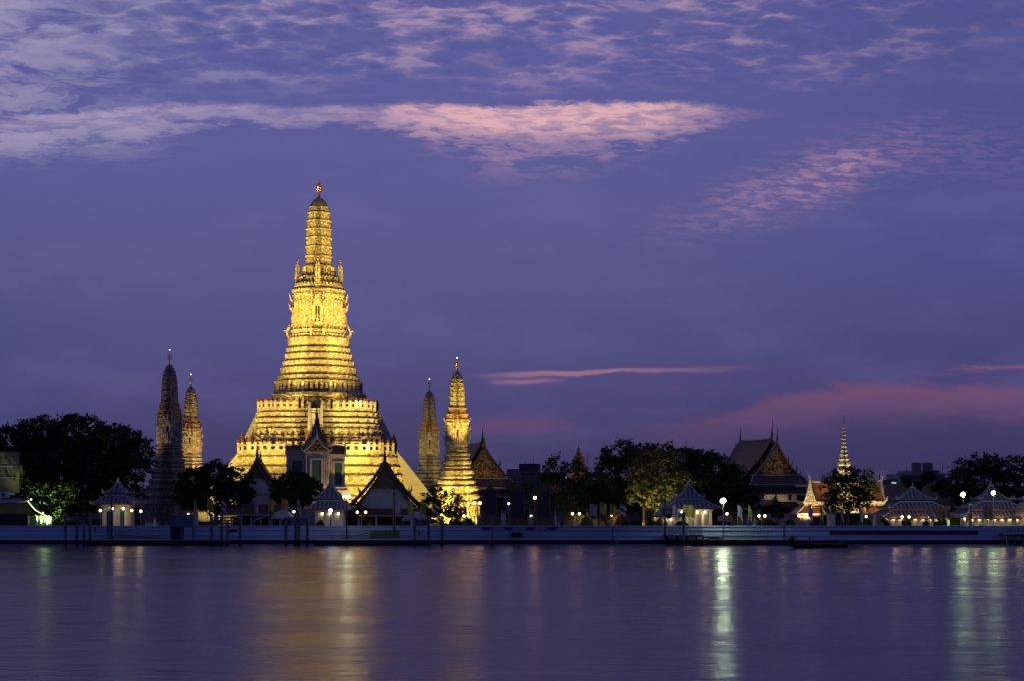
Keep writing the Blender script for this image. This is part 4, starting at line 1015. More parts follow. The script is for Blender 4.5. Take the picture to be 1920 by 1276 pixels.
def wing(x0, x1, py_r, py_e, d, mirror):
    """orange roofed wing; ridge runs along x with a gilded gable end"""
    zr, ze = gz(py_r), gz(py_e); b = MB()
    b.rings([[(x, -d, ze), (x, -d*.5, ze+(zr-ze)*.38), (x, 0, zr), (x, d*.5, ze+(zr-ze)*.38), (x, d, ze)] for x in (x0, x1)])
    o = b.build('wing_roof', M_ROOFO, g)
    e = MB(); xe = x0 if mirror < 0 else x1
    e.tube([(x0, 0, zr+.35), (x0+(x1-x0)*.12, 0, zr+.12), ((x0+x1)/2, 0, zr+.02), (x1-(x1-x0)*.12, 0, zr+.12), (x1, 0, zr+.35)], .16, 5)
    for sg in (-1, 1): e.tube([(xe, sg*d*1.03, ze), (xe, sg*d*.5, ze+(zr-ze)*.40), (xe, 0, zr+.1)], .18, 5)
    e.tube([(xe, 0, zr), (xe+mirror*.3, 0, zr+.7), (xe, 0, zr+1.2), (xe+mirror*.3, 0, zr+2.0)], [.2, .18, .1, .02], 5)
    e.tube([(xe, -d, ze), (xe+mirror*.3, -d-.2, ze), (xe+mirror*.4, -d-.3, ze+.8)], [.2, .16, .03], 5)
    e.build('gable_edge', M_RIDGE, o)
    t_ = MB(); t_.add([(xe-mirror*.1, -d*.92, ze+.1), (xe-mirror*.1, d*.92, ze+.1), (xe-mirror*.1, 0, zr-.1), (xe+mirror*.08, -d*.92, ze+.1), (xe+mirror*.08, d*.92, ze+.1), (xe+mirror*.08, 0, zr-.1)], [(0, 1, 2), (3, 5, 4), (0, 3, 4, 1), (1, 4, 5, 2), (2, 5, 3, 0)])
    t_.build('gilded_gable', M_GATE, o)
wing(gx(1516), gx(1560), 903, 938, 2.6, -1); wing(gx(1600), gx(1652), 902, 937, 2.6, 1)
# slanted left gable that faces the river
b = MB(); zr, ze = gz(899), gz(939)
b.prism([(gx(1503), ze), (gx(1522), ze), (gx(1512.5), zr)], -2.9, -2.5); b.build('front_gable', M_GATE, g)
e = MB()
for xx in (1502, 1523): e.tube([(gx(xx), -2.95, ze-.1), ((gx(xx)+gx(1512.5))/2+(.12 if xx > 1510 else -.12)*-1, -2.95, (ze+zr)/2-.1), (gx(1512.5), -2.95, zr+.2)], .13, 5)
e.tube([(gx(1512.5), -2.95, zr), (gx(1511), -2.95, zr+.9), (gx(1513), -2.95, zr+1.4)], [.15, .12, .02], 5); e.build('gable_edge', M_RIDGE, g)
MB().bb(gx(1500), gx(1552), -3.1, 2.4, gz(944), gz(939)).bb(gx(1503), gx(1550), -2.9, 2.2, gz(949), gz(944)-.003).build('entablature', M_GATE, g)
MB().bb(gx(1600), gx(1652), -3.1, 2.4, gz(943), gz(938)).bb(gx(1602), gx(1650), -2.9, 2.2, gz(948), gz(943)-.003).build('entablature', M_GATE, g)
MB().bb(gx(1562), gx(1604), -2.4, 2.4, gz(960), gz(905)).build('core', M_GATE, g)
for (xa, xb, xc, xd, pa, pb) in ((1482, 1536, 1502, 1532, 961, 948), (1612, 1668, 1612, 1646, 962, 947)):
    b = MB(); b.rings([[(gx(xa), -5.4, gz(pa)), (gx(xb), -5.4, gz(pa)), (gx(xb), 2, gz(pa)), (gx(xa), 2, gz(pa))], [(gx(xc), -3.0, gz(pb)), (gx(xd), -3.0, gz(pb)), (gx(xd), 2, gz(pb)), (gx(xc), 2, gz(pb))]])
    o = b.build('porch_roof', M_ROOFO, g); MB().box(((gx(xa)+gx(xb))/2, -5.4, gz(pa)-.05), (gx(xb)-gx(xa)+.1, .2, .2)).tube([(gx(xa), -5.4, gz(pa)+.05), (gx(xc), -3.0, gz(pb)+.1)], .12, 4).tube([(gx(xb), -5.4, gz(pa)+.05), (gx(xd), -3.0, gz(pb)+.1)], .12, 4).build('ridge_plaster', M_RIDGE, o)
    MB().box(((gx(xa)+gx(xb))/2, -5.3, gz(pa)-.28), (gx(xb)-gx(xa)-.2, .1, .22)).build('eave_board', M_RED, o)
MB().bb(gx(1490), gx(1507.9), -4.6, 1.5, 0, gz(962)).build('side_wall', M_COLW, g); MB().bb(gx(1508), gx(1514), -4.0, 1.5, 0, gz(949)).build('gate_pier', M_COLW, g); MB().bb(gx(1547), gx(1557), -4.0, 1.5, 0, gz(944)).build('gate_pier', M_COLW, g)
MB().bb(gx(1618), gx(1662), -4.6, 1.5, 0, gz(962)).build('right_wall', M_COLW, g)
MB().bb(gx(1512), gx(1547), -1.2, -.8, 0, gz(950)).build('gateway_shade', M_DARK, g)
arch = [(gx(1514), gz(949))]+[(gx(1530.5)+gx(1598.5)*math.cos(math.pi*(1-i/10)), gz(960)+(gz(951)-gz(960))*math.sin(math.pi*i/10)) for i in range(11)]+[(gx(1547), gz(949))]
MB().prism(arch, -3.4, -3.0).build('arch_lintel', M_ROOFO, g)
for px, dy_, z, p in ((1512, -9, 1.6, 260), (1500, -8, 1.2, 120), (1640, -9, 2.0, 300), (1590, -8, 1.5, 500)):
    spot('gate_floodlight', (X(px, YG), YG+dy_, GZ+z), (X(px, YG), YG, Z(905, YG)), p*9, 80, (1, .72, .3), .6, .3)
spot('gate_floodlight', (X(1570, YG), YG-8, GZ+5.0), (X(1582, YG), YG, Z(860, YG)), 4200, 40, (1, .80, .42), .5, .3)

# ------------------------------------------------------------------ shrine before the great stair
YM = 280.0
mo = thing('stair_shrine', 'grey and amber shrine with tall dark windows and a needle spire before the central tower', 'shrine', (X(594, YM), YM, GZ), .14)
def mz(py): return Z(py, YM)-GZ
def mx(px): return (px-594)*YM/F
b = MB(); z0_ = mz(912)
for i, (w, zb, zt) in enumerate(((6.9, -.2, .34), (6.5, .34, .42), (6.7, .42, .50), (6.2, .50, .84), (6.4, .84, .92), (6.1, .92, 1.0))):
    b.bb(-w, w, -w*.62+i*.02, w*.62, z0_*max(zb, -.05), z0_*zt-.004)
o_ = b.build('stepped_base', M_PLASTER, mo)
def bay(name, x0, x1, y0, y1, pw_t, wx, wz0, wz1, ztop):
    """a wall bay with pilasters and a framed window facing the river"""
    b = MB(); b.bb(x0, x1, y0, y1, z0_-.3, ztop)
    n = 3
    for i in range(n):
        for sgx in (-1, 1):
            xx = (x0+.18+i*.34) if sgx < 0 else (x1-.18-i*.34); b.bb(xx-.09, xx+.09, y0-.14, y0+.02, z0_+.5, ztop-.45)
    b.bb(x0-.12, x1+.12, y0-.2, y1, z0_+.02, z0_+.45).bb(x0-.12, x1+.12, y0-.2, y1, ztop-.42, ztop-.25).bb(x0-.2, x1+.2, y0-.28, y1, ztop-.2, ztop+.02)
    w_ = b.build(name, M_PLASTER, mo); c_ = (wx[0]+wx[1])/2; hw_x = (wx[1]-wx[0])/2
    MB().bb(wx[0], wx[1], y0-.16, y0-.06, wz0, wz1).build('window', M_GLASSG, w_)
    f = MB(); f.bb(wx[0]-.42, wx[0]-.003, y0-.34, y0-.01, wz0-.2, wz1+.3).bb(wx[1]+.003, wx[1]+.42, y0-.34, y0-.01, wz0-.2, wz1+.3).bb(wx[0]-.003, wx[1]+.003, y0-.34, y0-.01, wz1+.003, wz1+.3).bb(wx[0]-.6, wx[1]+.6, y0-.42, y0-.01, wz0-.45, wz0-.203)
    f.build('window_frame', M_PLASTER, w_)
bay('centre_bay', mx(573), mx(616), -3.6, 3.0, 0, (mx(585), mx(602)), mz(904), mz(862), mz(846))
bay('right_bay', mx(616)+.01, mx(646), -1.8, 3.0, 0, (mx(627), mx(640)), mz(910), mz(867), mz(852))
bay('left_bay', mx(538), mx(573)-.01, -1.8, 3.0, 0, (mx(549), mx(567)), mz(908), mz(863), mz(850))
def small_roof(name, x0, x1, y0, zb, zt, hornx):
    b = MB(); yc = .6
    b.rings([[(x, y0-.3, zb), (x, (y0+yc)/2, zb+(zt-zb)*.45), (x, yc, zt), (x, 2*yc-y0, zb)] for x in (x0, x1)]); r_ = b.build(name, M_ROOFD, mo)
    e_ = MB(); e_.tube([(x0, y0-.3, zb+.05), (x1, y0-.3, zb+.05)], .13, 4); e_.tube([(x0, yc, zt+.25), ((x0+x1)/2, yc, zt+.05), (x1, yc, zt+.25)], .12, 4)
    e_.tube([(hornx, y0-.3, zb), (hornx, y0-.2, zb+.9), (hornx+(.3 if hornx > 0 else -.3), y0-.3, zb+1.8)], [.2, .14, .02], 5).tube([(hornx, yc, zt), (hornx, yc, zt+1.0), (hornx+(.3 if hornx > 0 else -.3), yc, zt+1.7)], [.18, .12, .02], 5)
    e_.build('gable_edge', M_PLASTER, r_)
small_roof('left_roof', mx(538)-.2, mx(573), -1.8, mz(850), mz(834), mx(538)-.1); small_roof('right_roof', mx(616), mx(646)+.2, -1.8, mz(852), mz(834), mx(646)+.1)
ze_ = mz(846)
for k_, (yy0, sc_, zz_) in enumerate(((-3.9, 1.0, 0.0), (-3.2, .85, .9))):
    hw = 2.5*sc_; H = 2.6*sc_; zz_ += ze_
    b = MB(); b.rings([[(-hw, y, zz_), (-hw*.5, y, zz_+H*.4), (0, y, zz_+H), (hw*.5, y, zz_+H*.4), (hw, y, zz_)] for y in (yy0, 1.0)]); ro = b.build('porch_roof', M_ROOFD, mo)
    b = MB(); b.prism([(-hw*.88, zz_+.1), (hw*.88, zz_+.1), (hw*.42, zz_+H*.38), (0, zz_+H*.84), (-hw*.42, zz_+H*.38)], yy0-.12, yy0); b.build('pediment', M_GOLDP, ro)
    b = MB()
    for sg in (-1, 1):
        b.tube([(sg*hw*1.05, yy0-.2, zz_), (sg*hw*.52, yy0-.2, zz_+H*.42), (0, yy0-.2, zz_+H+.15)], .15, 5)
        b.tube([(sg*hw, yy0-.2, zz_), (sg*(hw+.45), yy0-.2, zz_+.3), (sg*(hw+.4), yy0-.2, zz_+1.2)], [.17, .12, .02], 5)
    b.tube([(0, yy0-.2, zz_+H), (0, yy0-.5, zz_+H+.9), (0, yy0-.3, zz_+H+1.7)], [.16, .12, .02], 5); b.build('gable_edge', M_PLASTER, ro)
b = MB(); st = [(mz(838), 2.5), (mz(832), 2.2), (mz(826), 1.95), (mz(820), 1.65), (mz(814), 1.35), (mz(808), 1.1), (mz(802), .9), (mz(795), .66), (mz(788), .46), (mz(778), .28), (mz(762), .14), (mz(744), .04)]; pr = [(ze_, 2.8)]
for (a, w0), (c_, w1) in zip(st[:-1], st[1:]): pr += [(a, w0), (a+(c_-a)*.3, w0+.08), (a+(c_-a)*.4, w1), (c_-.01, w1)]
for (a, w0) in st[:7]: dress(b, P_SPIRE, w0, a+.05, T_LEAF, .45, (.4, .3, .75))
b.loft(P_SPIRE, pr, True, (0, .6)); b.build('needle_spire', mat('dusky_carving', (.34, .27, .16), .6, (.10, .08, .05), 3, .5), mo)

# ------------------------------------------------------------------ city behind
def city(name, label, px0, px1, Y, tops, cat='building'):
    """tops: (x0,x1,row) blocks in photo columns"""
    cx = (px0+px1)/2; r = thing(name, label, cat, (X(cx, Y), Y, GZ))
    for i, (a, c, pt) in enumerate(tops):
        MB().bb(s(a-cx, Y), s(c-cx, Y), i*2.2, i*2.2+16, 0, Z(pt, Y)-GZ).build('block', M_CITY, r)
    return r
c1 = city('office_building', 'flat roofed grey office block beyond the trees right of the gilded gable hall', 935, 1075, 430, [(950, 1010, 878), (1000, 1060, 884), (935, 1080, 896)])
MB().bb(s(-32, 430), s(8, 430), -.4, -.02, Z(880, 430)-GZ+0, Z(868, 430)-GZ).build('roof_screen', M_CITYD, c1)
for i in range(4): MB().bb(s(-50+i*26, 430), s(-30+i*26, 430), 4.0, 4.38, Z(908, 430)-GZ, Z(902, 430)-GZ).build('window', M_CITYD, c1)
c2 = city('hospital_building', 'wide pale city building with two round rooftop cooling towers', 1665, 1785, 430, [(1688, 1772, 887), (1714, 1766, 880), (1665, 1790, 898)])
for x in (1729, 1750): MB().lathe([(0, s(9, 430)), (2.2, s(9.4, 430)), (2.25, s(8.6, 430)), (2.4, s(8.6, 430))], (s(x-1725, 430), 6, Z(880, 430)-GZ), 14).build('cooling_tower', M_CITY, c2)
MB().bb(s(-46, 430), s(62, 430), -.5, -.1, Z(890, 430)-GZ, Z(886, 430)-GZ).bb(s(-56, 430), s(66, 430), 3.4, 4.35, Z(900, 430)-GZ, Z(896, 430)-GZ).build('eaves', M_CONC, c2)
MB().bb(s(-46, 430), s(-38, 430), 4.1, 4.35, Z(905, 430)-GZ, Z(903, 430)-GZ).build('lit_window', E_WIN, c2)
MB().bb(s(-14, 430), s(2, 430), 4.1, 4.35, Z(903, 430)-GZ, Z(901.5, 430)-GZ).build('lit_window', E_WIN, c2)
def ridge_building(label, px, Y, w, py_r, py_e, m=M_ROOFD):
    r = thing('long_roofed_building', label, 'building', (X(px, Y), Y, GZ)); zr, ze = Z(py_r, Y)-GZ, Z(py_e, Y)-GZ; w = s(w, Y)
    b = MB(); b.rings([[(-w/2, -7, ze), (w/2, -7, ze), (w/2, 7, ze), (-w/2, 7, ze)], [(-w/2+3, -.2, zr), (w/2-3, -.2, zr), (w/2-3, .2, zr), (-w/2+3, .2, zr)]]); b.build('roof', m, r)
    MB().bb(-w/2+.8, w/2-.8, -6, 6, 0, ze+.02).build('wall', M_CITY, r)
    return r
ridge_building('long low building with a dull dark roof behind the long pavilion', 1738, 275, 210, 906, 950)
ridge_building('long roofed building hidden behind the trees left of the biggest hall', 1180, 300, 330, 905, 950)
ridge_building('plain dark roofed building at the far right behind the black trees', 1900, 300, 200, 910, 950)
ridge_building('dark roofed building behind the amber and grey towers on the left', 200, 345, 330, 915, 950)
# distant stupa tip and masts
st = thing('distant_stupa', 'far stupa tip with a small gilded spire above the airy tree', 'stupa', (X(1085, 480), 480, GZ))
zt = lambda py: Z(py, 480)-GZ
MB().loft(P_SPIRE, [(0, 4), (zt(885), 3.2), (zt(862), 1.9), (zt(861), 2.3), (zt(855), 1.5), (zt(850), 1.0), (zt(842), .5), (zt(836), .12), (zt(833), .03)]).build('spire', M_GOLDP, st)
def mast(label, px, Y, pt, w=.22, rack=False):
    r = thing('radio_mast', label, 'mast', (X(px, Y), Y, GZ), 0, 'thin masts on the skyline'); b = MB(); h = Z(pt, Y)-GZ
    b.tube([(0, 0, 0), (0, 0, h)], [w, w*.5], 5)
    if rack:
        for q in (-1, 1): b.box((q*.6, 0, h-1.6), (.22, .22, 2.4)).box((q*.3, 0, h-1.6), (.6, .1, .1))
        for k in range(3): b.tube([(0, 0, h-3), ((k-1)*3.2, 1, h-11)], .05, 3)
    b.build('pole', M_STEEL, r)
mast('slim mast left of the antenna rack on the skyline', 1129, 330, 842); mast('mast carrying a rack of antenna boxes above the tall dark tree', 1135, 330, 835, .25, True)
mast('lone thin pole between the stupa tip and the masts', 1102, 330, 846); mast('short aerial on the skyline right of the gate spire tree', 1649, 340, 888)

# ------------------------------------------------------------------ left edge buildings
lb = thing('corner_house', 'cream house at the left edge with pale awning and wall fan unit', 'house', (X(0, 236), 236, GZ))
q = lambda px: px*236/F; hz = lambda py: Z(py, 236)-GZ
MB().bb(q(-90), q(34), .4, 8, hz(923), hz(846)).build('upper_wall', M_YEL, lb)
MB().bb(q(-90), q(30), .2, .38, hz(875), hz(872)).bb(q(-90), q(30), .2, .38, hz(895), hz(893)).build('wall_band', M_PLASTER, lb)
MB().bb(q(-90), q(58), -.2, 7, 0, hz(940)).build('lower_wall', M_YEL, lb)
b = MB(); b.rings([[(q(-90), -1.6, hz(941)), (q(64), -1.6, hz(941)), (q(64), -1.6, hz(939)), (q(-90), -1.6, hz(939))], [(q(-90), 1.0, hz(934)), (q(48), 1.0, hz(934)), (q(48), 1.0, hz(932)), (q(-90), 1.0, hz(932))]]); b.build('awning', M_RIB, lb)
MB().bb(q(-90), q(52), -1.2, -.25, 0, hz(962)).build('dark_shopfront', M_DARK, lb)
ac = MB().bb(q(3), q(19), -.8, -.05, hz(932), hz(921)).build('fan_unit', M_COLW, lb)
MB().lathe([(0, .36), (.05, .36)], (0, 0, 0), 16).build('fan_grille', M_GLASSG, ac, loc=(q(10), -.84, hz(926.5))).rotation_euler = (math.pi/2, 0, 0)
kb = thing('glazed_kiosk', 'small glazed kiosk with curved roof edge and string lights beside the left house', 'kiosk', (X(82, 231), 231, GZ))
q2 = lambda px: (px-82)*231/F; h2z = lambda py: Z(py, 231)-GZ
pts = [(q2(56), -1.0, h2z(938)), (q2(62), -1.0, h2z(946)), (q2(70), -1.0, h2z(955)), (q2(80), -1.0, h2z(961)), (q2(93), -1.0, h2z(967))]
b = MB(); b.rings([[(x, y+dy_, z+dz_) for x, y, z in pts] for dy_, dz_ in ((0, 0), (3, .1), (3, .0), (0, -.1))], closed=False); b.build('curved_roof', M_CANVAS, kb)
MB().tube([(x, y-.05, z+.02) for x, y, z in pts], .06, 5).build('light_strip', E_STR, kb)
for (px, py, r_) in ((63, 935, .16), (58, 938, .10), (85, 960, .13), (71.5, 965, .07)): MB().ball((q2(px), -1.2, h2z(py)), r_, 8, 6).build('bulb', E_STR, kb)
MB().bb(q2(56), q2(96), .5, .6, 0, h2z(966)).build('glass_screen', M_GLASSG, kb)
b0 = None
for px in (56, 72, 80, 91, 95):
    if b0 is None: b0 = MB().bb(-.08, .08, -.08, .08, 0, h2z(966)).build('post', M_COLW, kb, loc=(q2(px), -.6, 0))
    else: c_ = b0.copy(); COL.objects.link(c_); c_.location = (q2(px), -.6, 0)
point('kiosk_light', (X(84, 231), 230.6, Z(972, 231)), 30, (.9, 1, .6), .2)
spot('tree_uplight', (X(76, 229), 229.0, 3.0), (X(100, 232), 232, Z(925, 232)), 4200, 120, (.72, 1.0, .26), .7, .2)
spot('tree_uplight', (X(1235, 242), 240.5, 2.4), (X(1228, 246), 246, Z(900, 246)), 3200, 100, (1.0, .85, .25), .7, .3)
spot('tree_uplight', (X(1200, 243), 243, 2.3), (X(1230, 246), 246, Z(920, 246)), 1600, 110, (1.0, .80, .25), .7, .3)
spot('tree_uplight', (X(1262, 242), 242, 2.3), (X(1255, 246), 246, Z(915, 246)), 1600, 110, (.8, 1.0, .25), .7, .3)
point('garden_light', (X(965, 243), 243, 3.5), 60, (.7, 1, .3), .2); point('garden_light', (X(1042, 246), 245, 4.5), 80, (.6, 1, .25), .2); point('garden_light', (X(1085, 240), 239, 3.2), 60, (1, .8, .35), .2)
point('garden_light', (X(865, 236), 235.5, 3.0), 50, (1, .7, .2), .2); point('garden_light', (X(1150, 240), 240, 3.2), 50, (1, .75, .3), .2); point('garden_light', (X(1200, 236), 235, 3.0), 60, (1, .75, .3), .2)

# ------------------------------------------------------------------ lamps
def globe_lamp(label, pxs, py, Y, em=None, r_=.21, name='globe_lamp', pole_px=None, group='warm globe lamps along the promenade', base=GZ):
    c = pole_px if pole_px is not None else sum(pxs)/len(pxs); x0 = X(c, Y); r = thing(name, label, 'street lamp', (x0, Y, base), 0, group)
    h = Z(py, Y)-base; b = MB(); top = h-.35 if len(pxs) > 1 or pole_px is not None else h-r_
    b.lathe([(0, .16), (.3, .12), (.35, .06), (top, .05)], (0, 0, 0), 8); b.build('pole', M_GSTEEL, r)
    for px in pxs:
        x = X(px, Y)-x0
        if abs(x) > .05: MB().tube([(0, 0, top-.1), (x*.5, 0, top-.25), (x, 0, top), (x, 0, h-r_)], .04, 5).build('arm', M_GILT, r)
        MB().ball((x, 0, h), r_, 10, 8).build('globe', em or E_WARM, r)
    return r
YL = 228.5
globe_lamp('single warm globe left of the green shuttered pavilion', [188], 956, YL)
globe_lamp('single warm globe at the front column of the green shuttered pavilion', [247], 956, YL)
globe_lamp('single warm globe at the right eave of the green shuttered pavilion', [264], 957, YL)
globe_lamp('small warm globe over the dome bush beside the blue kiosk', [353], 963, YL, r_=.17)
globe_lamp('warm globe beside the white tent left of the central ferry pavilion', [551], 958, YL)
globe_lamp('twin warm globes on one gilt arm between central ferry pavilion and white hall', [670, 685.5], 959, YL)
globe_lamp('small warm globe behind the right hand mooring frame', [828], 964, YL, r_=.14)
globe_lamp('low cool white garden globe before the golden tower foot', [870], 966, YL, r_=.19)
globe_lamp('small warm globe inside the first portrait frame', [912], 965, 233.2, r_=.16)
globe_lamp('small white lamp between the first two portrait frames', [954], 943, 236, E_TUBE, .16)
globe_lamp('white garden globe between the second and third portrait frames', [996], 966, YL, r_=.18)
globe_lamp('amber lamp high on a pole between the second and third portrait frames', [1003], 932, 233, E_WARM2, .24)
globe_lamp('twin amber floodlamps on the pole before the brightest tower foot', [889, 900], 942, 236, E_WARM2, .20)
globe_lamp('twin warm globes left of the four flags', [1073.5, 1086.5], 962, YL)
globe_lamp('warm globe among the four flags', [1147], 964, YL)
globe_lamp('warm globe just right of the tall green lit lamp', [1363], 962, YL)
globe_lamp('twin warm globes before the dark blue roofed hall', [1423, 1434], 966, YL)
globe_lamp('twin warm globes before the gate side wall', [1498, 1511], 966, YL)
globe_lamp('warm globe low before the right orange porch of the gate', [1624], 967, YL, r_=.18)
globe_lamp('twin warm globes at the middle of the long pavilion', [1691.5, 1704.5], 968, YL)
globe_lamp('warm globe right of centre of the long pavilion', [1743], 968, YL, r_=.17)
def tall_lamp(label, px, py, Y, em, r_, base=GZ, group='tall street lamps', py_base=None):
    r = thing('street_lamp', label, 'street lamp', (X(px, Y), Y, base), 0, group); h = Z(py, Y)-base
    b = MB(); b.lathe([(0, .22), (.4, .18), (.45, .10), (h-.2, .06)], (0, 0, 0), 8); b.build('pole', M_GSTEEL, r)
    MB().lathe([(0, .1), (.1, .3), (.25, .26), (.32, .05)], (0, 0, h+r_*.9), 8).build('lamp_hood', M_STEEL, r); sh = MB().lathe([(-.03, .02), (-.02, r_*1.25), (.02, r_*1.25), (.03, .02)], (0, 0, 0), 14).build('added_light_shield', M_DARK, r, loc=(0, r_*1.3, h)); sh.rotation_euler = (math.pi/2, 0, 0)  # added disc keeps the lamp's light off the pavilion roofs
    MB().ball((0, 0, h), r_, 10, 8).build('lamp_glass', em, r); return r
tall_lamp('brightest green white lamp on a tall pole over the landing stage steps', 1356, 938, 222.0, E_GREEN, .38, 1.0)
tall_lamp('green street lamp on a tall pole between the two long pavilions', 1806, 926, 226.5, E_GREEN2, .32)
tall_lamp('green street lamp above the roof of the glowing pavilion', 1863, 923, 228, E_GREEN2, .28)
tl = thing('flood_lamp', 'dark pole with three clustered white flood lamps by the central ferry pavilion', 'flood lamp', (X(650, 218), 218, .9)); h = Z(931, 218)-.9
MB().lathe([(0, .2), (.4, .15), (h, .07)], (0, 0, 0), 8).box((-.1, 0, h-.15), (1.3, .1, .1)).build('pole', M_STEEL, tl)
for x, r_ in ((-.5, .12), (-.08, .19), (.38, .23)): MB().ball((x, -.05, h+.05), r_, 8, 6).build('lamp_glass', E_COOL, tl)
bl = thing('landing_lamp', 'dazzling blue white lamp hanging under the central ferry pavilion eave', 'lamp', (X(620, 225.5), 225.5, .9)); h = Z(956, 225.5)-.9
MB().lathe([(0, .15), (h-.3, .06)], (0, 0, 0), 6).build('pole', M_STEEL, bl); MB().ball((0, -.05, h), .26, 10, 8).build('lamp_glass', E_BLUE, bl)
def dark_pole(label, px, Y, py_t, base=.8, sign=False, lantern=False, arms=False):
    r = thing('utility_pole', label, 'pole', (X(px, Y), Y, base), 0, 'dark poles on the landing stages'); h = Z(py_t, Y)-base; b = MB()
    b.lathe([(0, .22), (.5, .17), (h, .12)], (0, 0, 0), 8)
    if arms: b.tube([(-.5, 0, h-.4), (1.2, 0, h-.45)], .07, 4).tube([(.1, 0, h-1.4), (.9, 0, h-.6)], .05, 4).box((0, 0, h-.2), (.4, .3, .5)).box((0, 0, h-1.2), (.4, .4, .35))
    if lantern: b.tube([(-.7, 0, h-.1), (-.3, 0, h+.1), (.3, 0, h+.1), (.7, 0, h-.1)], .06, 4).box((-.75, 0, h-.2), (.35, .25, .2)).box((.75, 0, h-.2), (.35, .25, .2))
    b.build('pole', M_STEEL, r)
    if sign: MB().box((.55, -.1, Z(966, Y)-base), (.75, .1, .85)).build('sign_box', M_DARK, r)
dark_pole('dark lamp pole rising from the left landing stage before the green shutters', 209, 219, 921, lantern=True)
dark_pole('dark pole with a square sign box at the lattice railed landing stage', 1247, 219.5, 905, sign=True)
dark_pole('thick dark utility pole with a crossarm before the broad white gabled hall', 739, 221, 911, 1.2, arms=True)

# ------------------------------------------------------------------ flags on poles
def flag(label, px, Y, py_t, mt, group='flags on poles behind the river wall', droop=0.0, w=1.15, thai=False, top_gap=0):
    r = thing('flag', label, 'flag', (X(px, Y), Y, GZ), 0, group); h = Z(py_t, Y)-GZ
    MB().tube([(0, 0, 0), (0, 0, h)], [.045, .03], 5).build('pole', M_GSTEEL, r)
    b = MB(); nx, nz = 6, 6; hh = 1.9
    vs = []; rngf = random.Random(px)
    for i in range(nx+1):
        for j in range(nz+1):
            u, v = i/nx, j/nz; vs.append((u*w*(1-droop*.75), .12*math.sin(u*7+v*2+px)*u, h-.15-v*hh*(1+.15*u*droop)-u*u*(.35+droop*1.1)))
    bands = [0, 1, 2, 2, 1, 0]
    for i in range(nx):
        for j in range(nz): b.f.append((i*(nz+1)+j, (i+1)*(nz+1)+j, (i+1)*(nz+1)+j+1, i*(nz+1)+j+1)); b.mi.append(bands[j] if thai else 0)
    b.v = vs
    b.build('flag_cloth', [M_FLAGR, M_FLAGW, M_FLAGB] if thai else mt, r)
FY = 226.0
for px, pt, m_, th, dr, lab in ((364, 932, M_FLAGY, 0, .8, 'limp yellow flag left of the kiosk pillar'), (389, 931, M_FLAGO, 0, .2, 'amber flag second in the left row'), (416, 933, None, 1, .4, 'striped red white and blue flag before the notched dark tree'),
    (478, 934, M_FLAGP, 0, .7, 'limp lilac flag before the narrow white hall'), (503, 931, M_FLAGY, 0, .2, 'yellow flag at the right edge of the narrow white hall'), (528, 931, M_FLAGO, 0, .1, 'amber flag in front of the neat round tree'), (558, 933, None, 1, .7, 'striped flag hanging by the globe near the white tent'),
    (741, 938, M_FLAGP, 0, .3, 'lilac flag before the broad white hall'), (765, 937, M_FLAGY, 0, .3, 'yellow flag left of the pole above the right tent'), (788, 938, M_FLAGO, 0, .3, 'amber flag above the right tent'), (811, 937, None, 1, .3, 'striped flag left of the loose dark tree'),
    (1106, 941, M_FLAGP, 0, 0, 'pale lilac flag, first of the four under the lobed black tree'), (1125, 938, M_FLAGY, 0, .1, 'yellow flag beside the trunk of the lobed black tree'), (1144, 941, M_FLAGO, 0, .1, 'amber flag over the warm globe'), (1163, 941, None, 1, .2, 'striped flag, last of the four under the lobed black tree'),
    (1261, 943, M_FLAGP, 0, .3, 'lilac flag before the landing pavilion roof'), (1281, 943, M_FLAGY, 0, 0, 'yellow green flag at the middle of the landing pavilion roof'), (1292, 943, M_FLAGO, 0, .2, 'amber flag right of the yellow green one at the landing pavilion'),
    (1383, 943, M_FLAGP, 0, .4, 'pale lilac flag right of the brightest lamp'), (1403, 944, M_FLAGY, 0, .6, 'limp yellow flag left of the blue roofed hall'), (1516, 944, M_FLAGP, 0, .5, 'lilac flag in front of the gateway arch'), (1538, 946, M_FLAGY, 0, .7, 'limp yellow flag inside the gateway arch'),
    (1577, 946, M_FLAGP, 0, .8, 'limp lilac flag before the gate tree'), (1613, 946, M_FLAGW, 0, .8, 'limp white flag by the right gate porch'), (1742, 946, M_FLAGP, 0, .5, 'lilac flag before the long pavilion roof'), (1757, 946, M_FLAGY, 0, .3, 'yellow flag before the long pavilion roof'),
    (1775, 946, M_FLAGO, 0, .5, 'amber flag at the right end of the long pavilion'), (1843, 944, M_FLAGP, 0, .5, 'lilac flag before the glowing pavilion'), (1848, 946, M_FLAGO, 0, 0, 'amber flag before the glowing pavilion')):
    flag(lab, px, FY, pt, m_, thai=bool(th), droop=dr)

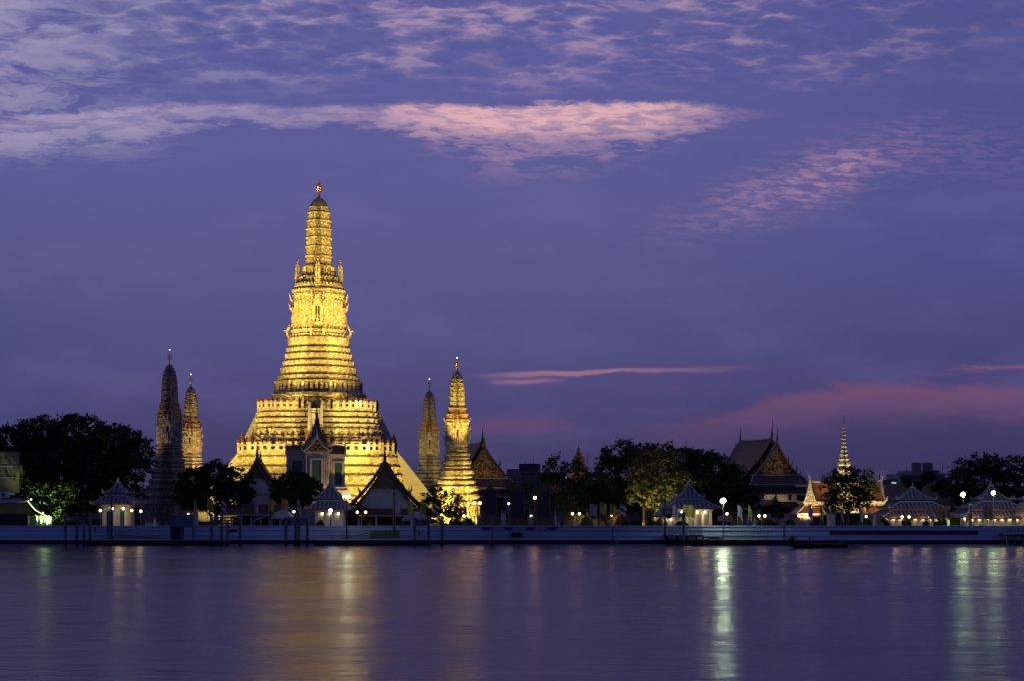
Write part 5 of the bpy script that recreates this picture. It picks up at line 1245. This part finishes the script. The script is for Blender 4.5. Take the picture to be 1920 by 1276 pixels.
# ------------------------------------------------------------------ portrait frames, picture frame, pedestal, tents
def portrait(label, px, Y, w, pt, pb):
    r = thing('portrait_frame', label, 'portrait frame', (X(px, Y), Y, GZ), 0, 'tall dark framed panels on the river wall'); w = s(w, Y); z1, z0 = Z(pt, Y)-GZ, Z(pb, Y)-GZ
    MB().bb(-w/2, w/2, -.1, .1, z0, z1).build('panel', M_PANEL, r)
    b = MB(); t_ = .22
    b.bb(-w/2-t_, -w/2, -.2, .2, z0-t_, z1+t_).bb(w/2, w/2+t_, -.2, .2, z0-t_, z1+t_).bb(-w/2, w/2, -.2, .2, z1, z1+t_).bb(-w/2, w/2, -.2, .2, z0-t_, z0); b.bb(-w/2-.45, w/2+.45, -.28, .28, z1+t_+.003, z1+t_+.2)
    b.prism([(-.7, z1+t_+.2), (.7, z1+t_+.2), (.5, z1+t_+.6), (.15, z1+t_+.75), (0, z1+t_+1.25), (-.15, z1+t_+.75), (-.5, z1+t_+.6)], -.15, .15); b.build('frame', M_GFRAME, r)
    b = MB()
    for k, (ww, za, zb_) in enumerate(((.9, 0, z0-t_-1.0), (.7, z0-t_-1.0, z0-t_-.55), (.45, z0-t_-.55, z0-t_-.25), (.25, z0-t_-.25, z0-t_))): b.bb(-w/2-ww, w/2+ww, -.6+.1*k, .6-.1*k, max(0, za), zb_-.003)
    b.build('stepped_base', M_GFRAME, r)
    b = MB()
    for sg in (-1, 1):
        x = sg*(w/2+1.0); b.lathe([(0, .5), (.4, .42), (.5, .2), (1.0, .32), (1.3, .14), (1.7, .26), (2.0, .1), (3.4, .015)], (x, 0, .3), 8); b.lathe([(0, .3), (.5, .22), (.7, .08), (2.4, .012)], (x+sg*.6, .1, .2), 6)
    b.build('tiered_umbrella', M_RIDGE, r)
for a in (('leftmost dark portrait frame right of the brightest tower foot', 919, 228.2, 21, 921, 963), ('middle dark portrait frame with no pile in front', 970, 228.2, 23, 921, 969), ('rightmost dark portrait frame beside the amber lamp', 1019, 228.2, 22, 921, 968)): portrait(*a)
bt = thing('bunting', 'scalloped bunting draped over the river wall below the three portrait frames', 'bunting', (X(975, WY), WY-.2, GZ))
b = MB(); x0, x1 = s(902-975, WY), s(1046-975, WY); n = 7
for i in range(n):
    a0 = x0+(x1-x0)*i/n; a1 = x0+(x1-x0)*(i+1)/n; row = []
    for k in range(9):
        t_ = k/8; dp = .55*math.sin(math.pi*t_); row.append((a0+(a1-a0)*t_, 0, .72-dp*.75-.12))
    for k in range(8): b.add([row[k], row[k+1], (row[k+1][0], .02, .80), (row[k][0], .02, .80)], [(0, 1, 2, 3)]); b.mi[-1] = i % 2
b.build('drape', [M_FLAGB, M_FLAGP], bt)
MB().bb(s(957-975, WY), s(979-975, WY), -.25, -.02, -.75, -.1).build('dark_plaque', M_DARK, tag(bt))
pf = thing('picture_frame', 'gold lit upright rectangular frame around a dark panel under the lamp lit tree', 'picture frame', (X(1215, 233), 233, GZ)); w = s(10, 233); z1, z0 = Z(950, 233)-GZ, .0
MB().bb(-w, -w+.32, -.2, .2, z0, z1).bb(w-.32, w, -.2, .2, z0, z1).bb(-w+.32, w-.32, -.2, .2, z1-.3, z1).build('frame', mat('yellow_frame', (.5, .33, .06), .5), pf)
MB().bb(-w+.32, w-.32, .0, .1, .7, z1-.3).build('panel', M_PANEL, pf)
spot('frame_light', (X(1210, 230), 230.2, 2.1), (X(1215, 233), 233, 4.5), 180, 80, (1, .75, .25), .5, .1)
pd = thing('pedestal', 'white square memorial pedestal on steps before the gate tree', 'pedestal', (X(1558, 229.5), 229.5, GZ))
MB().bb(-1.7, 1.7, -1.2, 1.2, 0, .25).bb(-1.2, 1.2, -.9, .9, .25, .55).bb(-.7, .7, -.6, .6, .55, .8).build('steps', M_RIDGE, pd)
MB().bb(-.5, .5, -.45, .45, .8, 2.35).bb(-.62, .62, -.55, .55, 2.35, 2.5).bb(-.45, .45, -.4, .4, 2.5, 2.75).build('shaft', M_RIDGE, pd)
def tent(label, px, Y, w, pt, pe, peak=True):
    r = thing('canvas_tent', label, 'tent', (X(px, Y), Y, GZ), 0, 'pale canvas tents behind the river wall'); w = s(w, Y)/2; z1, ze = Z(pt, Y)-GZ, Z(pe, Y)-GZ
    b = MB(); b.rings([[(-w, -1.6, ze), (w, -1.6, ze), (w, 1.6, ze), (-w, 1.6, ze)], [(-w*.55, -.9, ze+(z1-ze)*.7), (w*.55, -.9, ze+(z1-ze)*.7), (w*.55, .9, ze+(z1-ze)*.7), (-w*.55, .9, ze+(z1-ze)*.7)], [(-w*.28, -.2, z1), (w*.28, -.2, z1), (w*.28, .2, z1), (-w*.28, .2, z1)]])
    b.bb(-w, w, -1.62, -1.60, ze-.3, ze); b.build('canopy', M_CANVAS, r)
    l0 = None
    for x in (-w+.05, w-.05):
        for y in (-1.55, 1.55):
            if l0 is None: l0 = MB().bb(-.05, .05, -.05, .05, 0, ze).build('leg', M_GSTEEL, r, loc=(x, y, 0))
            else: c_ = l0.copy(); COL.objects.link(c_); c_.location = (x, y, 0)
tent('pale tent left of the warm globe near the central ferry pavilion', 531, 229.5, 40, 955, 968); tent('pale tent in front of the loose dark tree behind the right mooring frame', 779, 229.5, 48, 958, 971)
an = thing('lean_to_awning', 'thin pale slanting awning left of the first tent', 'awning', (X(495, 230.5), 230.5, GZ)); k_ = lambda px: (px-495)*230.5/F; kz = lambda py: Z(py, 230.5)-GZ
b = MB(); b.prism([(k_(474), kz(976)), (k_(515), kz(961.5)), (k_(515), kz(960)), (k_(474), kz(974))], -1.2, 1.2); b.build('sheet', M_RIB, an)
MB().bb(k_(476), k_(477), -1, -.9, 0, kz(975)).build('post', M_GSTEEL, an); MB().bb(k_(512), k_(513), -1, -.9, 0, kz(962)).build('post', M_GSTEEL, an)
bk = thing('ticket_kiosk', 'blank blue grey box kiosk on the left landing stage', 'kiosk', (X(342, 218.5), 218.5, .85)); k_ = lambda px: (px-342)*218.5/F; kz = lambda py: Z(py, 218.5)-.85
M_KIOSK = mat('blue_grey_panel', (.12, .13, .22), .7, (.09, .10, .18), .5)
MB().bb(k_(321), k_(364), -.9, .9, kz(986), kz(963)).build('upper_panel', M_KIOSK, bk)
for px in (321.6, 342, 363.4): MB().bb(k_(px)-.08, k_(px)+.08, -.8, .8, 0, kz(986)).build('post', M_KIOSK, bk)
MB().bb(k_(322), k_(341), .2, .4, 0, kz(986)).build('inner_panel', mat('plum_panel', (.06, .025, .06), .8), bk)
sw = thing('stone_pillar', 'pale square stone pillar beside the kiosk', 'pillar', (X(368, 228), 228, GZ)); MB().bb(-.28, .28, -.28, .28, 0, Z(955, 228)-GZ).bb(-.36, .36, -.36, .36, Z(955, 228)-GZ, Z(953, 228)-GZ).build('shaft', M_RIDGE, sw)
fn = thing('white_fence', 'short white picket fence right of the green shuttered pavilion', 'fence', (X(285, 230), 230, GZ)); b = MB()
for i in range(15): b.bb(-1.1+i*.16, -1.03+i*.16, 0, .06, 0, 1.35)
b.bb(-1.15, 1.2, -.03, .0, 1.1, 1.2).bb(-1.15, 1.2, -.03, .0, .3, .4); b.build('pickets', M_RIDGE, fn)

# ------------------------------------------------------------------ landing stages, piles, gangways
def pontoon(label, px0, px1, Y0, Y1, top=.85, hull_h=.75):
    cx = (px0+px1)/2; x = X(cx, Y0); w = s(px1-px0, Y0)/2; r = thing('landing_pontoon', label, 'pontoon', (x, Y0, 0), 0, 'floating landing stages')
    MB().bb(-w, w, 0, Y1-Y0, -.4, hull_h).build('hull', M_HULL, r); MB().bb(-w-.05, w+.05, -.05, Y1-Y0+.05, hull_h, top).build('deck', M_DECK, r)
    t0 = None; n = max(4, int(w/1.6))
    for i in range(n):
        xx = -w+.6+(2*w-1.2)*i/(n-1); o_ = MB().tube([(xx, -.18, .1), (xx, -.18, .72)], .14, 8)
        if t0 is None: t0 = MB().tube([(0, 0, .1), (0, 0, .72)], .14, 8).build('fender', M_HULL, r, loc=(xx, -.18, 0))
        else: c_ = t0.copy(); COL.objects.link(c_); c_.location = (xx, -.18, 0)
    b = MB(); n = int(w*2/2.0)
    for i in range(n+1):
        xx = -w+.2+(2*w-.4)*i/n
        if (i*7+int(px0)) % 5 < 3: b.tube([(xx, Y1-Y0-.2, top), (xx, Y1-Y0-.2, top+1.05)], .035, 4)
    for z in (.55, 1.03): b.tube([(-w+.2, Y1-Y0-.2, top+z), (w-.2, Y1-Y0-.2, top+z)], .03, 4)
    b.build('rail', M_GSTEEL, r); return r
pontoon('left landing stage with the blue grey kiosk on it', 163, 415, 216, 221)
pontoon('central landing stage before the ferry pavilion', 588, 806, 216, 221)
pontoon('landing stage under the brightest green white lamp', 1290, 1480, 217, 222)
lp = thing('lattice_landing', 'raised pier with criss cross lattice railing left of the brightest lamp', 'pier', (X(1290, 220), 220, 0))
q3 = lambda px: (px-1290)*220/F; z3 = lambda py: Z(py, 220)
MB().bb(q3(1247), q3(1318), -1.5, 3.8, z3(1004), z3(1001.5)).build('deck', M_DECK, lp)
for px in (1250, 1268, 1286, 1304, 1317): MB().bb(q3(px)-.15, q3(px)+.15, -1.2, -.9, -1, z3(1004)-.003).build('pile', M_HULL, lp)
b = MB(); n = 9; x0, x1 = q3(1252), q3(1313); za, zb = z3(1001.5), z3(988)
for i in range(n):
    a0, a1 = x0+(x1-x0)*i/n, x0+(x1-x0)*(i+1)/n; m = (a0+a1)/2
    b.tube([(a0, -1.4, za), (a1, -1.4, zb)], .04, 4).tube([(a1, -1.4, za), (a0, -1.4, zb)], .04, 4).tube([(a0, -1.4, za), (a0, -1.4, zb)], .05, 4)
    b.tube([(a0, -1.4, (za+zb)/2), (m, -1.4, zb), (a1, -1.4, (za+zb)/2), (m, -1.4, za), (a0, -1.4, (za+zb)/2)], .03, 4)
b.tube([(x1, -1.4, za), (x1, -1.4, zb)], .05, 4).tube([(x0, -1.4, zb), (x1, -1.4, zb)], .07, 4); b.build('lattice_rail', M_GSTEEL, lp)
b = MB()
for k in range(5): b.bb(q3(1318+k*9), q3(1318+k*9+30), -1.2, 3, z3(1004+k*2.4)-.12, z3(1004+k*2.4))
b.build('steps', M_DECK, lp)
def gangway(label, px0, py0, px1, py1, Y):
    r = thing('gangway', label, 'gangway', (X(px0, Y), Y, 0), 0, 'sloping gangways'); x1 = X(px1, Y)-X(px0, Y); z0, z1 = Z(py0, Y), Z(py1, Y)
    b = MB(); b.rings([[(0, y, z0) , (x1, y, z1), (x1, y, z1-.15), (0, y, z0-.15)] for y in (0, 1.6)]); b.build('deck', M_DECK, r)
    b = MB(); n = max(3, int(abs(x1)/1.1))
    for i in range(n+1):
        t_ = i/n; b.tube([(x1*t_, 0, z0+(z1-z0)*t_), (x1*t_, 0, z0+(z1-z0)*t_+1.1)], .035, 4)
    for h_ in (.4, .75, 1.1): b.tube([(0, 0, z0+h_), (x1, 0, z1+h_)], .04, 4)
    b.build('handrail', M_GSTEEL, r)
gangway('gangway rising from the left landing stage to the green shuttered pavilion', 300, 1008, 215, 999, 221.6)
gangway('gangway rising right from the central landing stage', 640, 1008, 695, 996, 221.6)
gangway('gangway sloping right from the green lit landing stage', 1370, 1004, 1440, 1003, 221.6)
gangway('gangway at the far right pier', 1886, 1000, 1925, 998, 221.6)
fr = thing('far_pier', 'dark steel pier platform at the right edge below the last pavilion', 'pier', (X(1905, 220), 220, 0)); q4 = lambda px: (px-1905)*220/F
MB().bb(q4(1884), q4(1945), -1, 3, z3(1004), z3(1000)).build('deck', M_HULL, fr)
for px in (1886, 1900, 1914, 1928): MB().bb(q4(px)-.12, q4(px)+.12, -.8, -.5, -1, z3(1004)-.003).build('pile', M_TIMBER, fr)
b = MB()
for i in range(8): b.tube([(q4(1885+i*7), -.9, z3(1000)), (q4(1885+i*7), -.9, z3(990))], .035, 4)
b.tube([(q4(1885), -.9, z3(990)), (q4(1940), -.9, z3(990))], .05, 4).tube([(q4(1885), -.9, z3(995)), (q4(1940), -.9, z3(995))], .03, 4); b.build('rail', M_STEEL, fr)
def mooring(label, posts, rails, Y, dark=()):
    """posts (column,row top), rails (col0,col1,row0,row1)"""
    c = posts[0][0]; r = thing('mooring_frame', label, 'mooring frame', (X(c, Y), Y, 0), 0, 'mooring frames of driven piles'); f = lambda px: (px-c)*Y/F
    for i, (px, pt) in enumerate(posts):
        z = Z(pt, Y); p_ = MB().lathe([(-2, .25), (z-.45, .24), (z-.4, .15), (z-.3, .29), (z-.1, .27), (z, .05)], (f(px), (i % 2)*.7, 0), 10).build('pile', M_TIMBER, r)
        MB().lathe([(-.05, .256), (.85, .254)], (f(px), (i % 2)*.7, 0), 10).build('tide_band', M_HULL, p_)
    for (a, c_, p0, p1) in rails: MB().bb(f(a), f(c_), -.32, -.2, Z(p1, Y), Z(p0, Y)).build('crossbeam', M_TIMBER, r)
    for (a, c_, p0, p1) in dark: MB().bb(f(a), f(c_), -.3, -.15, Z(p1, Y), Z(p0, Y)).build('fender_board', M_HULL, r)
mooring('leftmost mooring frame with four piles and paired crossbeams', [(122.5, 961), (141.5, 961), (157.5, 961), (166.5, 961)], [(123, 141, 967, 971), (123, 141, 972.5, 976), (143, 158, 967, 971), (143, 158, 972.5, 976)], 214)
mooring('mooring frame at the right end of the left landing stage', [(396, 962), (413.5, 962), (427, 976), (448.5, 962)], [(396, 413, 968, 971), (396, 413, 973, 976), (414, 448, 968, 971), (414, 448, 973, 976)], 213, [(429, 446, 991, 997)])
mooring('mooring frame left of the central landing stage', [(536, 968), (553, 965), (560, 970), (575, 966)], [(536, 553, 970, 973), (554, 575, 970, 973), (554, 575, 975, 978)], 214)
mooring('mooring frame at the right end of the central landing stage', [(777.5, 968), (803, 967), (829, 967)], [(778, 802, 972, 976), (778, 802, 977.5, 981), (804, 829, 972, 975), (804, 829, 977, 980)], 213.5)
mooring('single tall pile in front of the leftmost portrait frame', [(923, 967)], [], 215); mooring('single dark pile in front of the lattice railing', [(1281.5, 958)], [], 216); mooring('dark pile beside the river wall left of the gate', [(1470, 981)], [], 222)
mooring('tall grey pile before the glowing pavilion', [(1819.5, 944)], [], 226.2); mooring('single pile left of the green shuttered pavilion lamp pole', [(203, 957)], [], 219.5)
mk = thing('channel_marker', 'small black marker post on a dark footing at the foot of the river wall', 'marker post', (X(1149, WY-1), WY-1, 0))
MB().lathe([(-1, 1.3), (.4, 1.1), (.65, .3), (.7, .08), (2.6, .06)], (0, 0, 0), 10).box((0, 0, 2.2), (.5, .1, .1)).box((0, 0, 2.7), (.25, .2, .3)).build('post', M_HULL, mk)
# clutter on the central stage: barrier boards, railings, orange vest on a stand
brd = thing('barrier_board', 'row of dull green grey barrier boards on the central landing stage', 'barrier', (X(725, 221.5), 221.5, .85)); q5 = lambda px: (px-725)*221.5/F
b0 = None
for px in (700, 714, 728, 742):
    if b0 is None: b0 = MB().bb(-.55, .55, 0, .06, .1, 1.35).bb(-.58, -.52, -.02, .08, 0, 1.4).bb(.52, .58, -.02, .08, 0, 1.4).build('board', mat('grey_green_board', (.13, .15, .14), .7), brd, loc=(q5(px), 0, 0))
    else: c_ = b0.copy(); COL.objects.link(c_); c_.location = (q5(px), 0, 0)
rs = thing('rope_stand', 'metal stand hung with an orange vest on the right of the central landing stage', 'stand', (X(785, 218), 218, .85))
b = MB(); 
for i in range(5): b.tube([(-1.1+i*.5, 0, 0), (-1.1+i*.5, 0, 1.3)], .04, 4)
b.tube([(-1.1, 0, 1.3), (.9, 0, 1.3)], .04, 4).tube([(-1.1, 0, .7), (.9, 0, .7)], .04, 4); b.build('rack', M_GSTEEL, rs); MB().box((.05, -.1, 1.05), (.4, .12, .7), 0, .7).build('vest', M_ORANGE, rs)
ov = thing('life_vest_post', 'short post with an orange vest behind the leftmost mooring frame', 'stand', (X(179, 220), 220, .85)); MB().tube([(0, 0, 0), (0, 0, 1.9)], .05, 5).build('post', M_GSTEEL, ov); MB().box((0, -.1, 1.5), (.4, .12, .75), 0, .7).build('vest', M_ORANGE, ov)

# ------------------------------------------------------------------ longtail boat with a boatman
BY = 206.0
bo = thing('longtail_boat', 'low dark wooden longtail boat with a green garland on its bow', 'boat', (X(1535, BY), BY, 0), math.pi+.05)
L = 4.4; n = 12; rs_ = []
for i in range(n+1):
    t_ = i/n*2-1; x = t_*L; w = .62*(1-abs(t_)**2.6)+.05; sh = .58+.75*max(0, t_)**3+.15*max(0, -t_)**3; bt_ = -.25+.5*max(0, t_)**4+.1*max(0, -t_)**2
    rs_.append([(x, -w, sh), (x, -w*.8, sh*.35), (x, -w*.35, bt_), (x, w*.35, bt_), (x, w*.8, sh*.35), (x, w, sh), (x, w*.86, sh-.02), (x, w*.6, .12+bt_*.3), (x, -w*.6, .12+bt_*.3), (x, -w*.86, sh-.02)])
b = MB(); b.rings(rs_); b.build('hull', M_BOAT, bo, smooth=False)
MB().box((1.4, 0, .38), (.3, 1.0, .06)).box((-.2, 0, .38), (.3, 1.1, .06)).box((-1.8, 0, .38), (.3, 1.0, .06)).build('thwart', M_DECK, bo)
MB().tube([(-3.6, .1, .7), (-4.6, .2, .5), (-6.6, .5, -.1)], [.05, .05, .03], 5).box((-3.5, .1, .75), (.6, .35, .4)).build('longtail_engine', M_STEEL, bo)
rngb = np.random.default_rng(4); pts = rngb.normal(size=(260, 3))*np.array([.35, .3, .35])+np.array([3.9, 0, 1.1]); crown('bow_garland', pts, .16, M_LEAF2, bo, rngb)
MB().tube([(-.2, -.75, .55), (-2.0, -1.5, -.1)], [.035, .05], 5).build('oar', M_RIDGE, bo)
# boatman: one skin-modifier body, seated
def seated_person(label, loc, rot):
    verts = [(0, 0, .10), (0, 0, .32), (0, 0, .50), (0, .01, .58), (0, .03, .66), (0, .03, .76),
             (.18, 0, .50), (.27, .10, .30), (.22, .34, .22), (-.18, 0, .50), (-.28, .10, .30), (-.22, .34, .22),
             (.11, .05, .08), (.15, .48, .12), (.15, .52, -.30), (.15, .66, -.34), (-.11, .05, .08), (-.15, .48, .12), (-.15, .52, -.30), (-.15, .66, -.34)]
    edges = [(0, 1), (1, 2), (2, 3), (3, 4), (4, 5), (2, 6), (6, 7), (7, 8), (2, 9), (9, 10), (10, 11), (0, 12), (12, 13), (13, 14), (14, 15), (0, 16), (16, 17), (17, 18), (18, 19)]
    rad = [.15, .14, .15, .06, .10, .085, .065, .05, .035, .065, .05, .035, .10, .07, .045, .035, .10, .07, .045, .035]
    me = bpy.data.meshes.new('person'); me.from_pydata(verts, edges, []); me.materials.append(M_CLOTH)
    o = bpy.data.objects.new('person', me); COL.objects.link(o); o.location = loc; o.rotation_euler = (0, 0, rot)
    sk = o.modifiers.new('skin', 'SKIN'); me.skin_vertices[0].data[0].use_root = True
    for i, r_ in enumerate(rad): me.skin_vertices[0].data[i].radius = (r_, r_)
    sb = o.modifiers.new('sub', 'SUBSURF'); sb.levels = sb.render_levels = 1
    tag(o, label, 'person')
    b = MB(); b.lathe([(0, .26), (.03, .24), (.08, .12), (.16, .02)], (0, .03, .80), 10); b.build('sun_hat', M_BARK, o); return o
seated_person('dark clothed boatman in a wide hat seated in the longtail boat', (X(1517, BY), BY-.05, .62), -math.pi/2)

# ------------------------------------------------------------------ garden details between wall and trees
bw = thing('boundary_wall', 'low ochre garden wall far behind the four flags and their globes', 'wall', (X(1115, 256), 256, GZ))
MB().bb(s(-55, 256), s(60, 256), 0, .3, 0, Z(956, 256)-GZ).build('wall_face', M_YEL, bw); MB().bb(s(-55, 256), s(60, 256), -.08, .38, Z(956, 256)-GZ+.003, Z(954.5, 256)-GZ).build('coping', M_PLASTER, bw)
point('garden_light', (X(1098, 255), 254.6, 4.0), 45, (1, .85, .35), .2); point('garden_light', (X(1150, 255), 254.6, 3.6), 40, (1, .6, .25), .2)
gs0 = None
for px, Y, sc, lab in ((1079, 229.3, 1.0, 'white stone figure under the twin globes left of the four flags'), (1118, 231, .9, 'green white stone figure right of the first lilac flag'), (944, 231, 1.25, 'tall pale tiered ornament between the first two portrait frames'), (1300, 229.4, .8, 'small pale figure at the foot of the landing pavilion'),
                       (1415, 231, .9, 'pale stone figure by the blue roofed hall'), (1640, 230, 1.2, 'white urn shaped pillar by the right porch of the gate'), (291, 232, .9, 'small pale figure beside the white picket fence')):
    if gs0 is None:
        gs0 = thing('stone_figure', lab, 'statue', (X(px, Y), Y, GZ), 0, 'pale stone figures in the garden'); o_ = gs0
        MB().bb(-.35, .35, -.35, .35, 0, .5).bb(-.26, .26, -.26, .26, .5, .7).build('plinth', M_RIDGE, gs0)
        MB().lathe([(0, .26), (.25, .30), (.6, .18), (.9, .24), (1.1, .20), (1.2, .07), (1.27, .13), (1.42, .12), (1.55, .05), (1.75, .01)], (0, 0, .7), 8).build('figure', M_RIDGE, gs0)
    else: o_ = dup(gs0, (X(px, Y), Y, GZ), .3*px, lab)
    o_.scale = (sc, sc, sc)
for px, w, pt, lab, m_ in ((1165, 12, 966, 'light green bush under the striped flag of the four', M_LEAF2), (1240, 14, 972, 'yellow lit bush between picture frame and landing pavilion', M_LEAF2), (735, 9, 975, 'low dark bush at the foot of the crossarm pole', None), (1530, 14, 976, 'wide dark bush inside the gateway arch', None), (1785, 15, 960, 'bright green bush in the gap between the two long pavilions', M_LEAF2), (600, 10, 975, 'dark bush left of the central ferry pavilion', None)):
    bush(lab, px, 236.5 if px in (1785,) else 231.5, w, pt, m_, group=GB)
point('garden_light', (X(1785, 234), 233.5, 3.2), 40, (.5, 1, .3), .2)

for (bld, x0, x1, n, py, yf) in ((c1, -48, 60, 9, 893, 4.1), (c1, -30, 20, 5, 886, -.25), (c2, -40, 58, 10, 893.5, -.25)):
    for i in range(n):
        xx = s(x0+(x1-x0)*(i+.5)/n, 430); MB().bb(xx-.7, xx+.7, yf-.12, yf-.02, Z(py+2.5, 430)-GZ, Z(py, 430)-GZ).build('window', E_WIN if (i*5+n) % 7 == 0 else M_CITYD, bld)
for (bld, xs, zpy) in ((c1, (-20, -4, 18, 30), 868), (c2, (-20, 0, 30, 48), 880)):
    for i, xq in enumerate(xs): MB().tube([(s(xq, 430), 3, Z(zpy+10, 430)-GZ), (s(xq, 430), 3, Z(zpy-6-(i % 2)*4, 430)-GZ)], .12, 4).build('aerial', M_STEEL, bld)
